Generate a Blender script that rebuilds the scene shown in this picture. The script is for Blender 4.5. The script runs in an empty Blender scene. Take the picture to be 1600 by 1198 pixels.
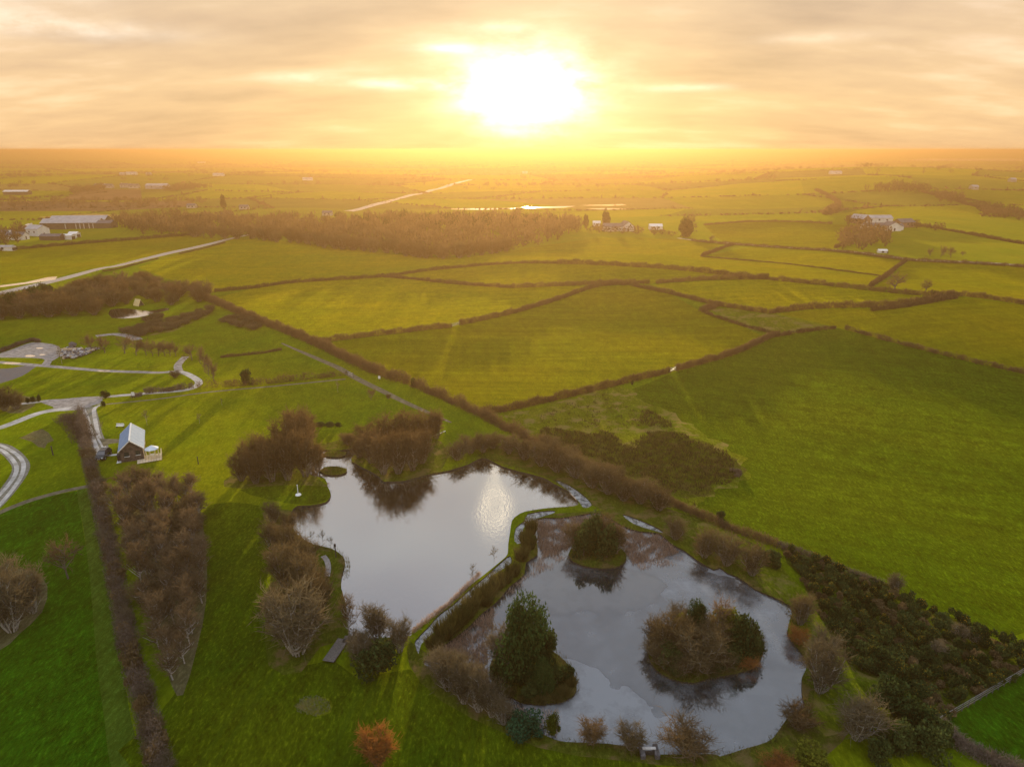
import bpy, bmesh, math, random
import numpy as np
from mathutils import Vector, Matrix
from mathutils.geometry import delaunay_2d_cdt

random.seed(7)
rng = np.random.default_rng(7)
SC = bpy.context.scene
COL = SC.collection

# ------------------------------------------------------------------ camera model
H = 60.0
F = 1067.0
TH = math.atan(365.0 / F)
CT, ST = math.cos(TH), math.sin(TH)
SUN_EL, SUN_AZ = math.radians(4.6), math.radians(1.1)
SUN = Vector((math.sin(SUN_AZ) * math.cos(SUN_EL), math.cos(SUN_AZ) * math.cos(SUN_EL), math.sin(SUN_EL)))


def sm(a, b, x):
    t = min(1.0, max(0.0, (x - a) / (b - a)))
    return t * t * (3 - 2 * t)


# gentle drumlins: x, y, sigma_x, sigma_y, height
BUMPS = [(70, 322, 72, 52, 6.4), (150, 238, 72, 52, 5.8), (262, 610, 75, 45, 6.5), (560, 1050, 190, 150, 20.0),
         (-150, 440, 80, 50, 2.6), (-40, 345, 60, 35, 1.4), (230, 400, 90, 50, 2.6), (800, 1500, 260, 200, 26.0),
         (-700, 1500, 300, 200, 10.0), (-120, 120, 14, 10, 1.2)]


def hgt(x, y):
    r = math.hypot(x, y)
    if r > 2500:
        far = sm(2600, 8200, r) * (46.5 + 5 * math.sin(x * .0011 + 1.0) + 4.5 * math.sin(x * .0031) + 3 * math.sin(x * .0083 + y * .002) + 2 * math.sin(x * .019 + 2))
        far -= 26 * sm(0.50, 0.62, x / r) * sm(2600, 8200, r) + 6 * sm(-.55, -.7, x / r) * sm(2600, 8200, r)
    else:
        far = 0.0
    z = 0.0
    for bx, by, sx, sy, hh in BUMPS:
        a = ((x - bx) / sx) ** 2 + ((y - by) / sy) ** 2
        if a < 14:
            z += hh * math.exp(-a * .5)
    z += (1.1 * math.sin(x * .031 + y * .012) * math.sin(y * .027 + 1.3) + .5 * math.sin(x * .07 + 2) * math.sin(y * .055)) * (1 - .6 * sm(900, 2500, r))
    d = math.hypot((x - 8) / 62.0, (y - 100) / 62.0)
    return z * sm(.85, 1.9, d) + far


def P(px, py, z=None):
    """ground point that the photograph shows at a pixel (1600 x 1198)"""
    dx, dy = (px - 800) / F, (599 - py) / F
    d = (dx, CT + dy * ST, -ST + dy * CT)
    t, prev = 40.0, 40.0
    for _ in range(400):
        if H + d[2] * t < hgt(d[0] * t, d[1] * t):
            break
        prev = t
        t *= 1.02
        if t > 9000:
            break
    lo, hi = prev, t
    for _ in range(14):
        m = .5 * (lo + hi)
        if H + d[2] * m < hgt(d[0] * m, d[1] * m):
            hi = m
        else:
            lo = m
    return Vector((d[0] * hi, d[1] * hi, hgt(d[0] * hi, d[1] * hi)))


def PL(s):
    v = s if isinstance(s, (list, tuple)) else [float(q) for q in s.replace(',', ' ').split()]
    return [P(v[i], v[i + 1]) for i in range(0, len(v), 2)]


def mpp(p):
    """metres per photo pixel at a ground point, and the cosine of the view's depression"""
    dep = p.y * CT + (H - p.z) * ST
    s = (p - Vector((0, 0, H))).length
    return dep / F, math.hypot(p.x, p.y) / s


# ------------------------------------------------------------------ materials
def newmat(name):
    m = bpy.data.materials.new(name)
    m.use_nodes = True
    nt = m.node_tree
    nt.nodes.clear()
    o = nt.nodes.new('ShaderNodeOutputMaterial')
    return m, nt, o


def nd(nt, t, **kw):
    n = nt.nodes.new(t)
    for k, v in kw.items():
        if k.startswith('i_'):
            n.inputs[k[2:].replace('_', ' ')].default_value = v
        else:
            setattr(n, k, v)
    return n


def c4(c):
    return (c[0], c[1], c[2], 1)


def noise(nt, vec, scale, detail=3, rough=.55):
    n = nd(nt, 'ShaderNodeTexNoise')
    n.inputs['Scale'].default_value = scale
    n.inputs['Detail'].default_value = detail
    n.inputs['Roughness'].default_value = rough
    nt.links.new(vec, n.inputs['Vector'])
    return n.outputs['Fac']


def ramp(nt, fac, stops, interp='LINEAR'):
    r = nd(nt, 'ShaderNodeValToRGB')
    r.color_ramp.interpolation = interp
    e = r.color_ramp.elements
    while len(e) < len(stops):
        e.new(.5)
    for k, (p, c) in enumerate(stops):
        e[k].position = p
        e[k].color = c4(c) if hasattr(c, '__len__') else (c, c, c, 1)
    nt.links.new(fac, r.inputs['Fac'])
    return r.outputs['Color']


def mixc(nt, f, a, b, mode='MIX'):
    m = nd(nt, 'ShaderNodeMix', data_type='RGBA', blend_type=mode)
    for s, v in ((m.inputs[0], f), (m.inputs[6], a), (m.inputs[7], b)):
        if hasattr(v, 'is_linked'):
            nt.links.new(v, s)
        elif isinstance(v, (int, float)):
            s.default_value = v
        else:
            s.default_value = c4(v)
    return m.outputs[2]


def mth(nt, op, a, b=0.0, clamp=False):
    m = nd(nt, 'ShaderNodeMath', operation=op, use_clamp=clamp)
    for s, v in ((m.inputs[0], a), (m.inputs[1], b)):
        if hasattr(v, 'is_linked'):
            nt.links.new(v, s)
        else:
            s.default_value = v
    return m.outputs[0]


def mapped(nt, vec, scale=(1, 1, 1), rz=0):
    m = nd(nt, 'ShaderNodeMapping')
    m.inputs['Scale'].default_value = scale
    m.inputs['Rotation'].default_value = (0, 0, rz)
    nt.links.new(vec, m.inputs['Vector'])
    return m.outputs[0]


def blade_normal(nt, k, pos, base):
    """blades of a sward face every way: jitter the shading normal"""
    w = nd(nt, 'ShaderNodeTexWhiteNoise', noise_dimensions='3D')
    s = nd(nt, 'ShaderNodeVectorMath', operation='SCALE')
    s.inputs['Scale'].default_value = 37.0
    nt.links.new(pos, s.inputs[0])
    nt.links.new(s.outputs[0], w.inputs['Vector'])
    sb = nd(nt, 'ShaderNodeVectorMath', operation='SUBTRACT')
    sb.inputs[1].default_value = (.5, .5, .5)
    nt.links.new(w.outputs['Color'], sb.inputs[0])
    s2 = nd(nt, 'ShaderNodeVectorMath', operation='SCALE')
    s2.inputs['Scale'].default_value = k
    nt.links.new(sb.outputs[0], s2.inputs[0])
    ad = nd(nt, 'ShaderNodeVectorMath', operation='ADD')
    nt.links.new(base, ad.inputs[0])
    nt.links.new(s2.outputs[0], ad.inputs[1])
    n = nd(nt, 'ShaderNodeVectorMath', operation='NORMALIZE')
    nt.links.new(ad.outputs[0], n.inputs[0])
    return n.outputs[0]


def grass(name, a, b, c, stripe=None, k=1.8, sheen=.10, tuft=.5, rough_patch=None, relief=.45):
    """a dark, b mid, c dry / yellow tone; stripe = (angle, spacing in m, strength) drill or mowing lines"""
    m, nt, o = newmat(name)
    m.cycles.use_bump_map_correction = False
    tc = nd(nt, 'ShaderNodeTexCoord')
    pos = tc.outputs['Object']
    n1 = noise(nt, pos, .021, 4)
    n2 = noise(nt, pos, .11, 7, .68)
    n3 = noise(nt, mapped(nt, pos, (1, .42, 1), .5), 2.5, 6, .74)
    col = mixc(nt, ramp(nt, n2, [(.34, 0), (.66, 1)]), a, b)
    col = mixc(nt, mth(nt, 'MULTIPLY', ramp(nt, n1, [(.42, 0), (.68, 1)]), .75), col, c)
    n5 = noise(nt, mapped(nt, pos, (1, .6, 1), .9), .42, 5, .7)
    col = mixc(nt, 1.0, col, ramp(nt, n5, [(.30, 1 - tuft * .62), (.66, 1.08)]), 'MULTIPLY')
    t = ramp(nt, n3, [(.30, 1 - tuft), (.70, 1 + tuft * .0)])
    t2 = ramp(nt, n3, [(.55, 0.0), (.8, tuft)])
    col = mixc(nt, 1.0, col, t, 'MULTIPLY')
    col = mixc(nt, t2, col, (c[0] * 1.25, c[1] * 1.25, c[2] * 1.25))
    if stripe:
        v = mapped(nt, pos, (1, 1, 1), stripe[0])
        wv = nd(nt, 'ShaderNodeTexWave', wave_type='BANDS', bands_direction='X')
        wv.inputs['Scale'].default_value = .314 / stripe[1]
        wv.inputs['Distortion'].default_value = 5
        wv.inputs['Detail'].default_value = 2
        wv.inputs['Detail Scale'].default_value = .3
        nt.links.new(v, wv.inputs['Vector'])
        st = noise(nt, mapped(nt, v, (1.0 / stripe[1], .02, 1)), 1.1, 4, .6)
        f = mth(nt, 'ADD', mth(nt, 'MULTIPLY', wv.outputs['Fac'], .06), mth(nt, 'MULTIPLY', st, .94))
        col = mixc(nt, 1.0, col, ramp(nt, f, [(.3, 1 - stripe[2]), (.7, 1.0)]), 'MULTIPLY')
        if stripe[1] >= 2.4:
            sx = nd(nt, 'ShaderNodeSeparateXYZ')
            nt.links.new(v, sx.inputs[0])
            wob = mth(nt, 'MULTIPLY', noise(nt, pos, .012, 2), 9.0)
            u = mth(nt, 'FRACT', mth(nt, 'DIVIDE', mth(nt, 'ADD', sx.outputs[0], wob), stripe[1] * 5))
            for off in (.44, .56):
                ln = mth(nt, 'LESS_THAN', mth(nt, 'ABSOLUTE', mth(nt, 'SUBTRACT', u, off)), .025)
                ln = mth(nt, 'MULTIPLY', ln, mth(nt, 'MULTIPLY', n2, .55))
                col = mixc(nt, ln, col, (a[0] * .75, a[1] * .6, a[2]))
    if rough_patch:
        f = ramp(nt, noise(nt, pos, rough_patch[1], 5, .65), [(.5, 0), (.62, 1)])
        col = mixc(nt, f, col, rough_patch[0])
    gain = nd(nt, 'ShaderNodeVectorMath', operation='SCALE')
    gain.inputs['Scale'].default_value = 1.20
    nt.links.new(col, gain.inputs[0])
    col = gain.outputs[0]
    n4 = noise(nt, mapped(nt, pos, (1, .7, 1), .3), .55, 6, .72)
    bp = nd(nt, 'ShaderNodeBump')
    bp.inputs['Strength'].default_value = .9
    bp.inputs['Distance'].default_value = relief
    nt.links.new(n4, bp.inputs['Height'])
    b_ = nd(nt, 'ShaderNodeBsdfPrincipled')
    nt.links.new(col, b_.inputs['Base Color'])
    b_.inputs['Roughness'].default_value = .9
    b_.inputs['Specular IOR Level'].default_value = 0.0
    b_.inputs['Sheen Weight'].default_value = sheen
    b_.inputs['Sheen Roughness'].default_value = .5
    b_.inputs['Sheen Tint'].default_value = (.78, .72, .008, 1)
    nt.links.new(blade_normal(nt, k, pos, bp.outputs[0]), b_.inputs['Normal'])
    nt.links.new(b_.outputs[0], o.inputs[0])
    return m


def surf(name, a, b, scale=.8, rough=.8, rough2=None, spec=.3, metal=0.0, bump=0.0, detail=5, coord='Object', lo=.35, hi=.65):
    m, nt, o = newmat(name)
    tc = nd(nt, 'ShaderNodeTexCoord')
    n = noise(nt, tc.outputs[coord], scale, detail, .6)
    p = nd(nt, 'ShaderNodeBsdfPrincipled')
    nt.links.new(mixc(nt, ramp(nt, n, [(lo, 0), (hi, 1)]), a, b), p.inputs['Base Color'])
    p.inputs['Specular IOR Level'].default_value = spec
    p.inputs['Metallic'].default_value = metal
    if rough2 is None:
        p.inputs['Roughness'].default_value = rough
    else:
        nt.links.new(ramp(nt, n, [(lo, rough), (hi, rough2)]), p.inputs['Roughness'])
    if bump:
        bn = nd(nt, 'ShaderNodeBump')
        bn.inputs['Strength'].default_value = bump
        nt.links.new(n, bn.inputs['Height'])
        nt.links.new(bn.outputs[0], p.inputs['Normal'])
    nt.links.new(p.outputs[0], o.inputs[0])
    return m


def leafmat(name, a, b, trans=.35, tint=None):
    m, nt, o = newmat(name)
    oi = nd(nt, 'ShaderNodeObjectInfo')
    g = nd(nt, 'ShaderNodeNewGeometry')
    n = noise(nt, g.outputs['Position'], .55, 3, .6)
    n2 = noise(nt, g.outputs['Position'], 3.5, 2, .6)
    f = mth(nt, 'ADD', mth(nt, 'MULTIPLY', n, .7), mth(nt, 'MULTIPLY', oi.outputs['Random'], .3))
    f = mth(nt, 'ADD', f, mth(nt, 'MULTIPLY', mth(nt, 'SUBTRACT', n2, .5), .5))
    col = mixc(nt, ramp(nt, f, [(.3, 0), (.72, 1)]), a, b)
    d = nd(nt, 'ShaderNodeBsdfDiffuse')
    t = nd(nt, 'ShaderNodeBsdfTranslucent')
    nt.links.new(col, d.inputs[0])
    if tint:
        nt.links.new(mixc(nt, 1.0, col, tint, 'MULTIPLY'), t.inputs[0])
    else:
        nt.links.new(col, t.inputs[0])
    mx = nd(nt, 'ShaderNodeMixShader')
    mx.inputs[0].default_value = trans
    nt.links.new(d.outputs[0], mx.inputs[1])
    nt.links.new(t.outputs[0], mx.inputs[2])
    nt.links.new(mx.outputs[0], o.inputs[0])
    return m


M = {}
M['lawn'] = grass('lawn_grass', (.032, .082, .003), (.065, .130, .003), (.15, .165, .006), (.10, 2.6, .28), tuft=.75)
M['meadow'] = grass('meadow_grass', (.065, .125, .003), (.115, .175, .003), (.20, .19, .005), None, tuft=.5)
M['pasture_dark'] = grass('pasture_dark_grass', (.014, .088, .003), (.030, .132, .004), (.075, .15, .006), (.9, 1.4, .25), tuft=.75)
M['field_a'] = grass('field_bright_grass', (.20, .215, .002), (.27, .255, .002), (.34, .26, .002), (1.50, 4.0, .34), tuft=.55)
M['field_b'] = grass('field_olive_grass', (.145, .165, .002), (.185, .19, .002), (.24, .195, .003), (1.62, 3.2, .38), tuft=.55)
M['field_big'] = grass('field_big_grass', (.050, .112, .003), (.074, .142, .003), (.12, .162, .005), (1.95, 2.4, .38), tuft=.75)
M['field_c'] = grass('field_mixed_grass', (.145, .16, .002), (.20, .20, .002), (.28, .215, .003), (1.35, 3.5, .30), tuft=.5)
M['rough'] = grass('rough_grass', (.075, .12, .006), (.12, .16, .007), (.20, .18, .015), None, tuft=.65, rough_patch=((.13, .105, .035), .22), relief=.7)
M['bank'] = grass('bank_grass', (.045, .08, .008), (.075, .115, .010), (.13, .115, .02), None, tuft=.7, rough_patch=((.095, .07, .03), .30), relief=.7)
M['rushbed'] = grass('rush_bed_ground', (.05, .075, .007), (.08, .10, .010), (.11, .10, .018), None, tuft=.7, rough_patch=((.055, .045, .016), .35), relief=.7)
M['mown'] = grass('mown_strip_grass', (.045, .105, .010), (.07, .14, .014), (.11, .155, .03), (.12, 1.1, .35), tuft=.6)
M['plough'] = grass('ploughed_soil', (.15, .09, .045), (.19, .115, .06), (.22, .135, .07), (.2, 3, .2), sheen=.0)
M['stubble'] = grass('stubble', (.30, .21, .07), (.36, .26, .08), (.40, .28, .09), (.2, 3, .15), sheen=.1)
M['brownpatch'] = grass('bare_rough_patch', (.10, .10, .05), (.15, .13, .075), (.18, .15, .09), None, tuft=.6, relief=.7)
for q, (x, y, z) in enumerate([((.10, .12, .006), (.13, .145, .007), (.17, .16, .009)), ((.14, .16, .005), (.18, .18, .005), (.22, .19, .007)),
                               ((.075, .095, .012), (.10, .115, .014), (.13, .125, .018)), ((.13, .10, .03), (.16, .12, .04), (.18, .135, .045)),
                               ((.11, .145, .006), (.14, .165, .006), (.19, .18, .008)), ((.06, .065, .018), (.085, .085, .02), (.11, .10, .025))]):
    M['far%d' % q] = grass('far_field_grass_%s' % 'abcdef'[q], x, y, z, (q * .7, 6, .12), tuft=.2)
M['gravel'] = surf('wet_gravel', (.14, .125, .115), (.27, .25, .235), .9, .75, .35, spec=.5, bump=.2)
M['chalk'] = surf('pale_wet_stone_track', (.24, .23, .20), (.50, .48, .45), .5, .55, .3, spec=.5, bump=.2)
M['trackmid'] = surf('track_centre', (.10, .105, .07), (.20, .18, .15), 1.4, .9, bump=.3)
M['earth'] = surf('earth_track', (.07, .062, .03), (.14, .12, .07), 1.1, .85, bump=.3)
M['asphalt'] = surf('asphalt', (.055, .052, .055), (.085, .08, .085), .6, .5, .7, spec=.5)
M['wetroad'] = surf('wet_road', (.20, .18, .17), (.34, .31, .28), .05, .25, .4, spec=.6)
M['soil'] = surf('bank_soil', (.018, .013, .008), (.045, .032, .018), 2.0, .95)
M['slab'] = surf('pale_paving', (.45, .43, .40), (.6, .58, .55), 3, .6)


def watermat(name, tint, diff, gloss, rough, wave=(.0, 1), ice=None):
    m, nt, o = newmat(name)
    tc = nd(nt, 'ShaderNodeTexCoord')
    pos = tc.outputs['Object']
    g = nd(nt, 'ShaderNodeBsdfGlossy')
    g.inputs['Color'].default_value = c4(tint)
    g.inputs['Roughness'].default_value = rough
    d = nd(nt, 'ShaderNodeBsdfDiffuse')
    d.inputs['Color'].default_value = c4(diff)
    fac = gloss
    if wave[0]:
        h = noise(nt, mapped(nt, pos, (1, .55, 1), .25), wave[1], 4, .65)
        amp = ramp(nt, noise(nt, pos, .035, 2), [(.35, .25), (.62, 1)])
        bn = nd(nt, 'ShaderNodeBump')
        bn.inputs['Distance'].default_value = 1
        nt.links.new(mth(nt, 'MULTIPLY', amp, wave[0]), bn.inputs['Strength'])
        nt.links.new(h, bn.inputs['Height'])
        nt.links.new(bn.outputs[0], g.inputs['Normal'])
    if ice:
        # refrozen sheets, each with its own dull tone, thin seams between them
        wob = nd(nt, 'ShaderNodeTexNoise')
        wob.inputs['Scale'].default_value = .11
        wob.inputs['Detail'].default_value = 3
        nt.links.new(pos, wob.inputs['Vector'])
        ad = nd(nt, 'ShaderNodeVectorMath', operation='MULTIPLY_ADD')
        ad.inputs[1].default_value = (14, 14, 0)
        nt.links.new(wob.outputs['Color'], ad.inputs[0])
        nt.links.new(pos, ad.inputs[2])
        v = nd(nt, 'ShaderNodeTexVoronoi', voronoi_dimensions='2D')
        v.inputs['Scale'].default_value = .062
        nt.links.new(ad.outputs[0], v.inputs['Vector'])
        ve = nd(nt, 'ShaderNodeTexVoronoi', voronoi_dimensions='2D', feature='DISTANCE_TO_EDGE')
        ve.inputs['Scale'].default_value = .062
        nt.links.new(ad.outputs[0], ve.inputs['Vector'])
        tone = nd(nt, 'ShaderNodeSeparateColor')
        nt.links.new(v.outputs['Color'], tone.inputs[0])
        n = noise(nt, pos, .22, 6, .65)
        f = mth(nt, 'ADD', mth(nt, 'MULTIPLY', tone.outputs[0], .40), mth(nt, 'MULTIPLY', n, .85))
        nt.links.new(mixc(nt, ramp(nt, f, [(.50, 0), (.80, 1)]), ice[0], ice[1]), d.inputs['Color'])
        seam = ramp(nt, ve.outputs['Distance'], [(.0, .86), (.05, 1.0)])
        fac = mth(nt, 'MULTIPLY', ramp(nt, f, [(.46, gloss), (.80, gloss * .45)]), seam)
        nt.links.new(ramp(nt, f, [(.3, rough), (.85, rough * 2.6)]), g.inputs['Roughness'])
    mx = nd(nt, 'ShaderNodeMixShader')
    if hasattr(fac, 'is_linked'):
        nt.links.new(fac, mx.inputs[0])
    else:
        mx.inputs[0].default_value = fac
    nt.links.new(d.outputs[0], mx.inputs[1])
    nt.links.new(g.outputs[0], mx.inputs[2])
    nt.links.new(mx.outputs[0], o.inputs[0])
    return m


M['water'] = watermat('pond_water', (.95, .96, .95), (.02, .022, .02), .88, .02, (.024, 2.2))
M['ice'] = watermat('pond_ice', (.84, .88, .91), (.1, .1, .1), .46, .05, (.015, .5), ice=((.016, .020, .024), (.20, .21, .22)))
M['white_ice'] = surf('white_ice', (.12, .13, .13), (.36, .37, .36), 1.1, .15, .5, spec=.6, lo=.36, hi=.62)
M['flood'] = watermat('flood_water', (.95, .93, .9), (.03, .03, .025), .85, .08, (.05, .3))

BARK = {
    'birch': (surf('birch_bark', (.30, .27, .24), (.50, .46, .42), 3, .8), leafmat('birch_twigs', (.10, .074, .042), (.195, .146, .088), .3, (1.15, 1, .85))),
    'willow': (surf('willow_bark', (.15, .12, .09), (.24, .19, .13), 3, .9), leafmat('willow_twigs', (.09, .063, .032), (.165, .117, .058), .35, (1.2, 1, .75))),
    'scrub': (surf('scrub_bark', (.18, .155, .12), (.28, .24, .19), 3, .9), leafmat('scrub_twigs', (.082, .063, .033), (.155, .12, .062), .3, (1.15, 1, .8))),
    'grey': (surf('grey_bark', (.24, .22, .19), (.38, .35, .30), 3, .9), leafmat('grey_twigs', (.09, .075, .046), (.17, .142, .088), .3, (1.1, 1, .85))),
    'rust': (surf('rust_bark', (.15, .08, .04), (.22, .12, .06), 3, .9), leafmat('rust_twigs', (.20, .085, .028), (.33, .15, .045), .35, (1.2, 1, .7))),
    'haw': (surf('hawthorn_bark', (.10, .08, .06), (.16, .13, .10), 3, .9), leafmat('hawthorn_twigs', (.10, .07, .042), (.18, .125, .075), .3, (1.15, 1, .8))),
}
G = {
    'dark': leafmat('dark_evergreen', (.022, .038, .012), (.085, .105, .03), .25),
    'pine': leafmat('pine_needles', (.020, .040, .012), (.062, .098, .026), .25),
    'yellow': leafmat('yellow_evergreen', (.045, .065, .008), (.17, .17, .02), .3),
    'laurel': leafmat('laurel_leaves', (.015, .045, .020), (.055, .12, .055), .2),
    'gorse': leafmat('gorse_spines', (.018, .030, .009), (.075, .095, .028), .25),
    'gorse_brown': leafmat('dead_bracken', (.08, .055, .025), (.20, .14, .065), .25),
    'flower': leafmat('gorse_flowers', (.28, .16, .012), (.50, .30, .02), .3),
    'hedge': leafmat('hedge_twigs', (.088, .058, .031), (.16, .108, .056), .3, (1.15, 1, .8)),
    'bramble': leafmat('bramble_stems', (.075, .056, .042), (.18, .14, .11), .25),
    'reed': leafmat('reed_stems', (.26, .17, .115), (.48, .34, .25), .3),
    'rush': leafmat('rush_stems', (.035, .030, .012), (.095, .070, .026), .3),
    'tus': leafmat('tussock_stems', (.045, .048, .012), (.15, .12, .04), .35),
    'pale': leafmat('pale_grass_stems', (.10, .11, .05), (.21, .21, .11), .35),
    'green': leafmat('green_grass_blades', (.03, .075, .008), (.08, .13, .015), .4),
    'farwood': leafmat('wood_crowns', (.085, .058, .030), (.15, .10, .052), .35, (1.15, 1, .8)),
    'farwood_dark': leafmat('wood_evergreens', (.030, .035, .012), (.07, .07, .02), .25),
}


# ------------------------------------------------------------------ mesh helpers
def tri_mesh(name, V, T, mats, midx=None, smooth=False):
    V = np.asarray(V, dtype=np.float32)
    T = np.asarray(T, dtype=np.int32)
    me = bpy.data.meshes.new(name)
    me.vertices.add(len(V))
    me.vertices.foreach_set('co', V.ravel())
    me.loops.add(T.size)
    me.loops.foreach_set('vertex_index', T.ravel())
    me.polygons.add(len(T))
    me.polygons.foreach_set('loop_start', np.arange(0, T.size, 3, dtype=np.int32))
    for m in mats:
        me.materials.append(m)
    if midx is not None:
        me.polygons.foreach_set('material_index', np.asarray(midx, dtype=np.int32))
    if smooth:
        me.polygons.foreach_set('use_smooth', np.ones(len(T), dtype=bool))
    me.update(calc_edges=True)
    me.validate()
    return me


def link(name, me, parent=None):
    o = bpy.data.objects.new(name, me)
    COL.objects.link(o)
    if parent is not None:
        o.parent = parent
    return o


def tag(o, label=None, cat=None, group=None, kind=None):
    if label: o['label'] = label
    if cat: o['category'] = cat
    if group: o['group'] = group
    if kind: o['kind'] = kind
    return o


def thing(name, label, cat, loc=(0, 0, 0), rz=0.0, group=None):
    o = bpy.data.objects.new(name, None)
    COL.objects.link(o)
    o.location = loc
    o.rotation_euler = (0, 0, rz)
    return tag(o, label, cat, group)


class MB:
    """collects boxes, prisms, tubes into one mesh"""

    def __init__(s):
        s.v, s.f, s.m = [], [], []

    def add(s, vs, fs, mi=0):
        b = len(s.v)
        s.v += [tuple(v) for v in vs]
        s.f += [tuple(i + b for i in f) for f in fs]
        s.m += [mi] * len(fs)

    def box(s, c, d, rz=0, mi=0):
        x, y, z = d[0] / 2, d[1] / 2, d[2] / 2
        cr, sr = math.cos(rz), math.sin(rz)
        vs = []
        for a, b_, e in ((-1, -1, -1), (1, -1, -1), (1, 1, -1), (-1, 1, -1), (-1, -1, 1), (1, -1, 1), (1, 1, 1), (-1, 1, 1)):
            px, py = a * x, b_ * y
            vs.append((c[0] + px * cr - py * sr, c[1] + px * sr + py * cr, c[2] + e * z))
        s.add(vs, [(0, 3, 2, 1), (4, 5, 6, 7), (0, 1, 5, 4), (1, 2, 6, 5), (2, 3, 7, 6), (3, 0, 4, 7)], mi)

    def tube(s, p0, p1, r0, r1, n=6, mi=0):
        p0, p1 = Vector(p0), Vector(p1)
        d = (p1 - p0).normalized()
        u = d.orthogonal().normalized()
        w = d.cross(u)
        vs = []
        for p, r in ((p0, r0), (p1, r1)):
            for k in range(n):
                a = 2 * math.pi * k / n
                vs.append(p + u * (r * math.cos(a)) + w * (r * math.sin(a)))
        fs = [(k, (k + 1) % n, n + (k + 1) % n, n + k) for k in range(n)]
        fs += [tuple(range(n - 1, -1, -1)), tuple(range(n, 2 * n))]
        s.add(vs, fs, mi)

    def prism(s, prof, x0, x1, mi=0):
        """profile in (y, z) swept along x"""
        n = len(prof)
        vs = [(x0, p[0], p[1]) for p in prof] + [(x1, p[0], p[1]) for p in prof]
        fs = [(k, (k + 1) % n, n + (k + 1) % n, n + k) for k in range(n)]
        fs += [tuple(range(n - 1, -1, -1)), tuple(range(n, 2 * n))]
        s.add(vs, fs, mi)

    def build(s, name, mats, parent=None, bevel=0, smooth=False):
        me = bpy.data.meshes.new(name)
        me.from_pydata(s.v, [], s.f)
        mats = mats if isinstance(mats, (list, tuple)) else [mats]
        for m in mats:
            me.materials.append(m)
        me.polygons.foreach_set('material_index', s.m)
        bm = bmesh.new()
        bm.from_mesh(me)
        bmesh.ops.recalc_face_normals(bm, faces=bm.faces)
        if bevel:
            bmesh.ops.bevel(bm, geom=list(bm.edges), offset=bevel, segments=2, affect='EDGES', clamp_overlap=True)
        bm.to_mesh(me)
        bm.free()
        if smooth:
            me.polygons.foreach_set('use_smooth', [True] * len(me.polygons))
        me.update()
        return link(name, me, parent)


# ------------------------------------------------------------------ the ground, cut along every outline
LAKE = PL('517,772 509,784 485,789 465,790 455,800 455,817 465,835 490,850 517,856 535,868 539,880 534,898 533,918 541,945 545,975 548,993 583,996 641,993 643,985 680,959 723,923 757,897 785,874 793,865 794,850 797,830 800,813 808,805 820,799 850,794 875,792 898,790 904,784 890,768 865,755 850,746 815,737 793,731 778,725 760,716 747,717 732,725 710,732 695,736 672,740 635,750 630,751 600,752 593,745 577,735 550,721 552,712 565,697 545,701 522,704 495,702 485,710 482,730 485,742 507,747 512,760')
ICE = PL('835,811 838,845 840,866 822,878 820,895 810,905 795,917 785,930 770,945 755,956 733,978 712,995 690,1010 668,1028 662,1037 690,1052 720,1076 760,1100 800,1122 840,1142 870,1156 900,1159 950,1161 1000,1169 1025,1178 1113,1177 1125,1181 1160,1170 1200,1158 1215,1143 1233,1118 1257,1105 1254,1088 1253,1058 1262,1035 1243,1008 1230,985 1238,955 1233,945 1208,932 1180,920 1155,902 1137,895 1125,886 1115,889 1090,875 1070,860 1050,850 1030,833 1000,830 970,820 937,801 908,804 875,809')
ISL_A = PL('888,866 900,879 925,886 955,887 975,879 978,864 960,850 930,844 900,850')
ISL_B = PL('765,1040 772,1062 790,1083 825,1098 868,1097 896,1086 901,1066 890,1042 872,1022 840,1008 805,1008 778,1020')
ISL_C = PL('1012,1020 1025,1045 1050,1060 1085,1066 1110,1058 1150,1052 1180,1040 1193,1018 1190,1000 1160,985 1110,978 1060,980 1025,995')


def ell(px, py, rx, ry, n=14):
    return PL([v for k in range(n) for v in (px + rx * math.cos(2 * math.pi * k / n) * (1 + .1 * math.sin(3 * k)), py + ry * math.sin(2 * math.pi * k / n))])


def ribbon(pts, w):
    """closed outline of a strip of width w (m) along world points (widths may be a list)"""
    L, R = [], []
    n = len(pts)
    for i, p in enumerate(pts):
        a = pts[max(0, i - 1)]
        b = pts[min(n - 1, i + 1)]
        d = Vector((b.x - a.x, b.y - a.y, 0)).normalized()
        q = Vector((-d.y, d.x, 0)) * ((w[i] if isinstance(w, (list, tuple)) else w) / 2)
        L.append(p + q)
        R.append(p - q)
    return L + R[::-1]


def smooth_line(pts, k=3):
    out = []
    n = len(pts)
    for i in range(n - 1):
        p0, p1, p2, p3 = pts[max(0, i - 1)], pts[i], pts[i + 1], pts[min(n - 1, i + 2)]
        for j in range(k):
            t = j / k
            out.append(.5 * ((2 * p1) + (p2 - p0) * t + (2 * p0 - 5 * p1 + 4 * p2 - p3) * t * t + (3 * p1 - p0 - 3 * p2 + p3) * t ** 3))
    out.append(pts[-1])
    return out


def smooth_loop(pts, k=2):
    out = []
    n = len(pts)
    for i in range(n):
        p0, p1, p2, p3 = pts[i - 1], pts[i], pts[(i + 1) % n], pts[(i + 2) % n]
        for j in range(k):
            t = j / k
            out.append(.5 * ((2 * p1) + (p2 - p0) * t + (2 * p0 - 5 * p1 + 4 * p2 - p3) * t * t + (3 * p1 - p0 - 3 * p2 + p3) * t ** 3))
    return out


REG = []   # (object name, material key, outline)


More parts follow.
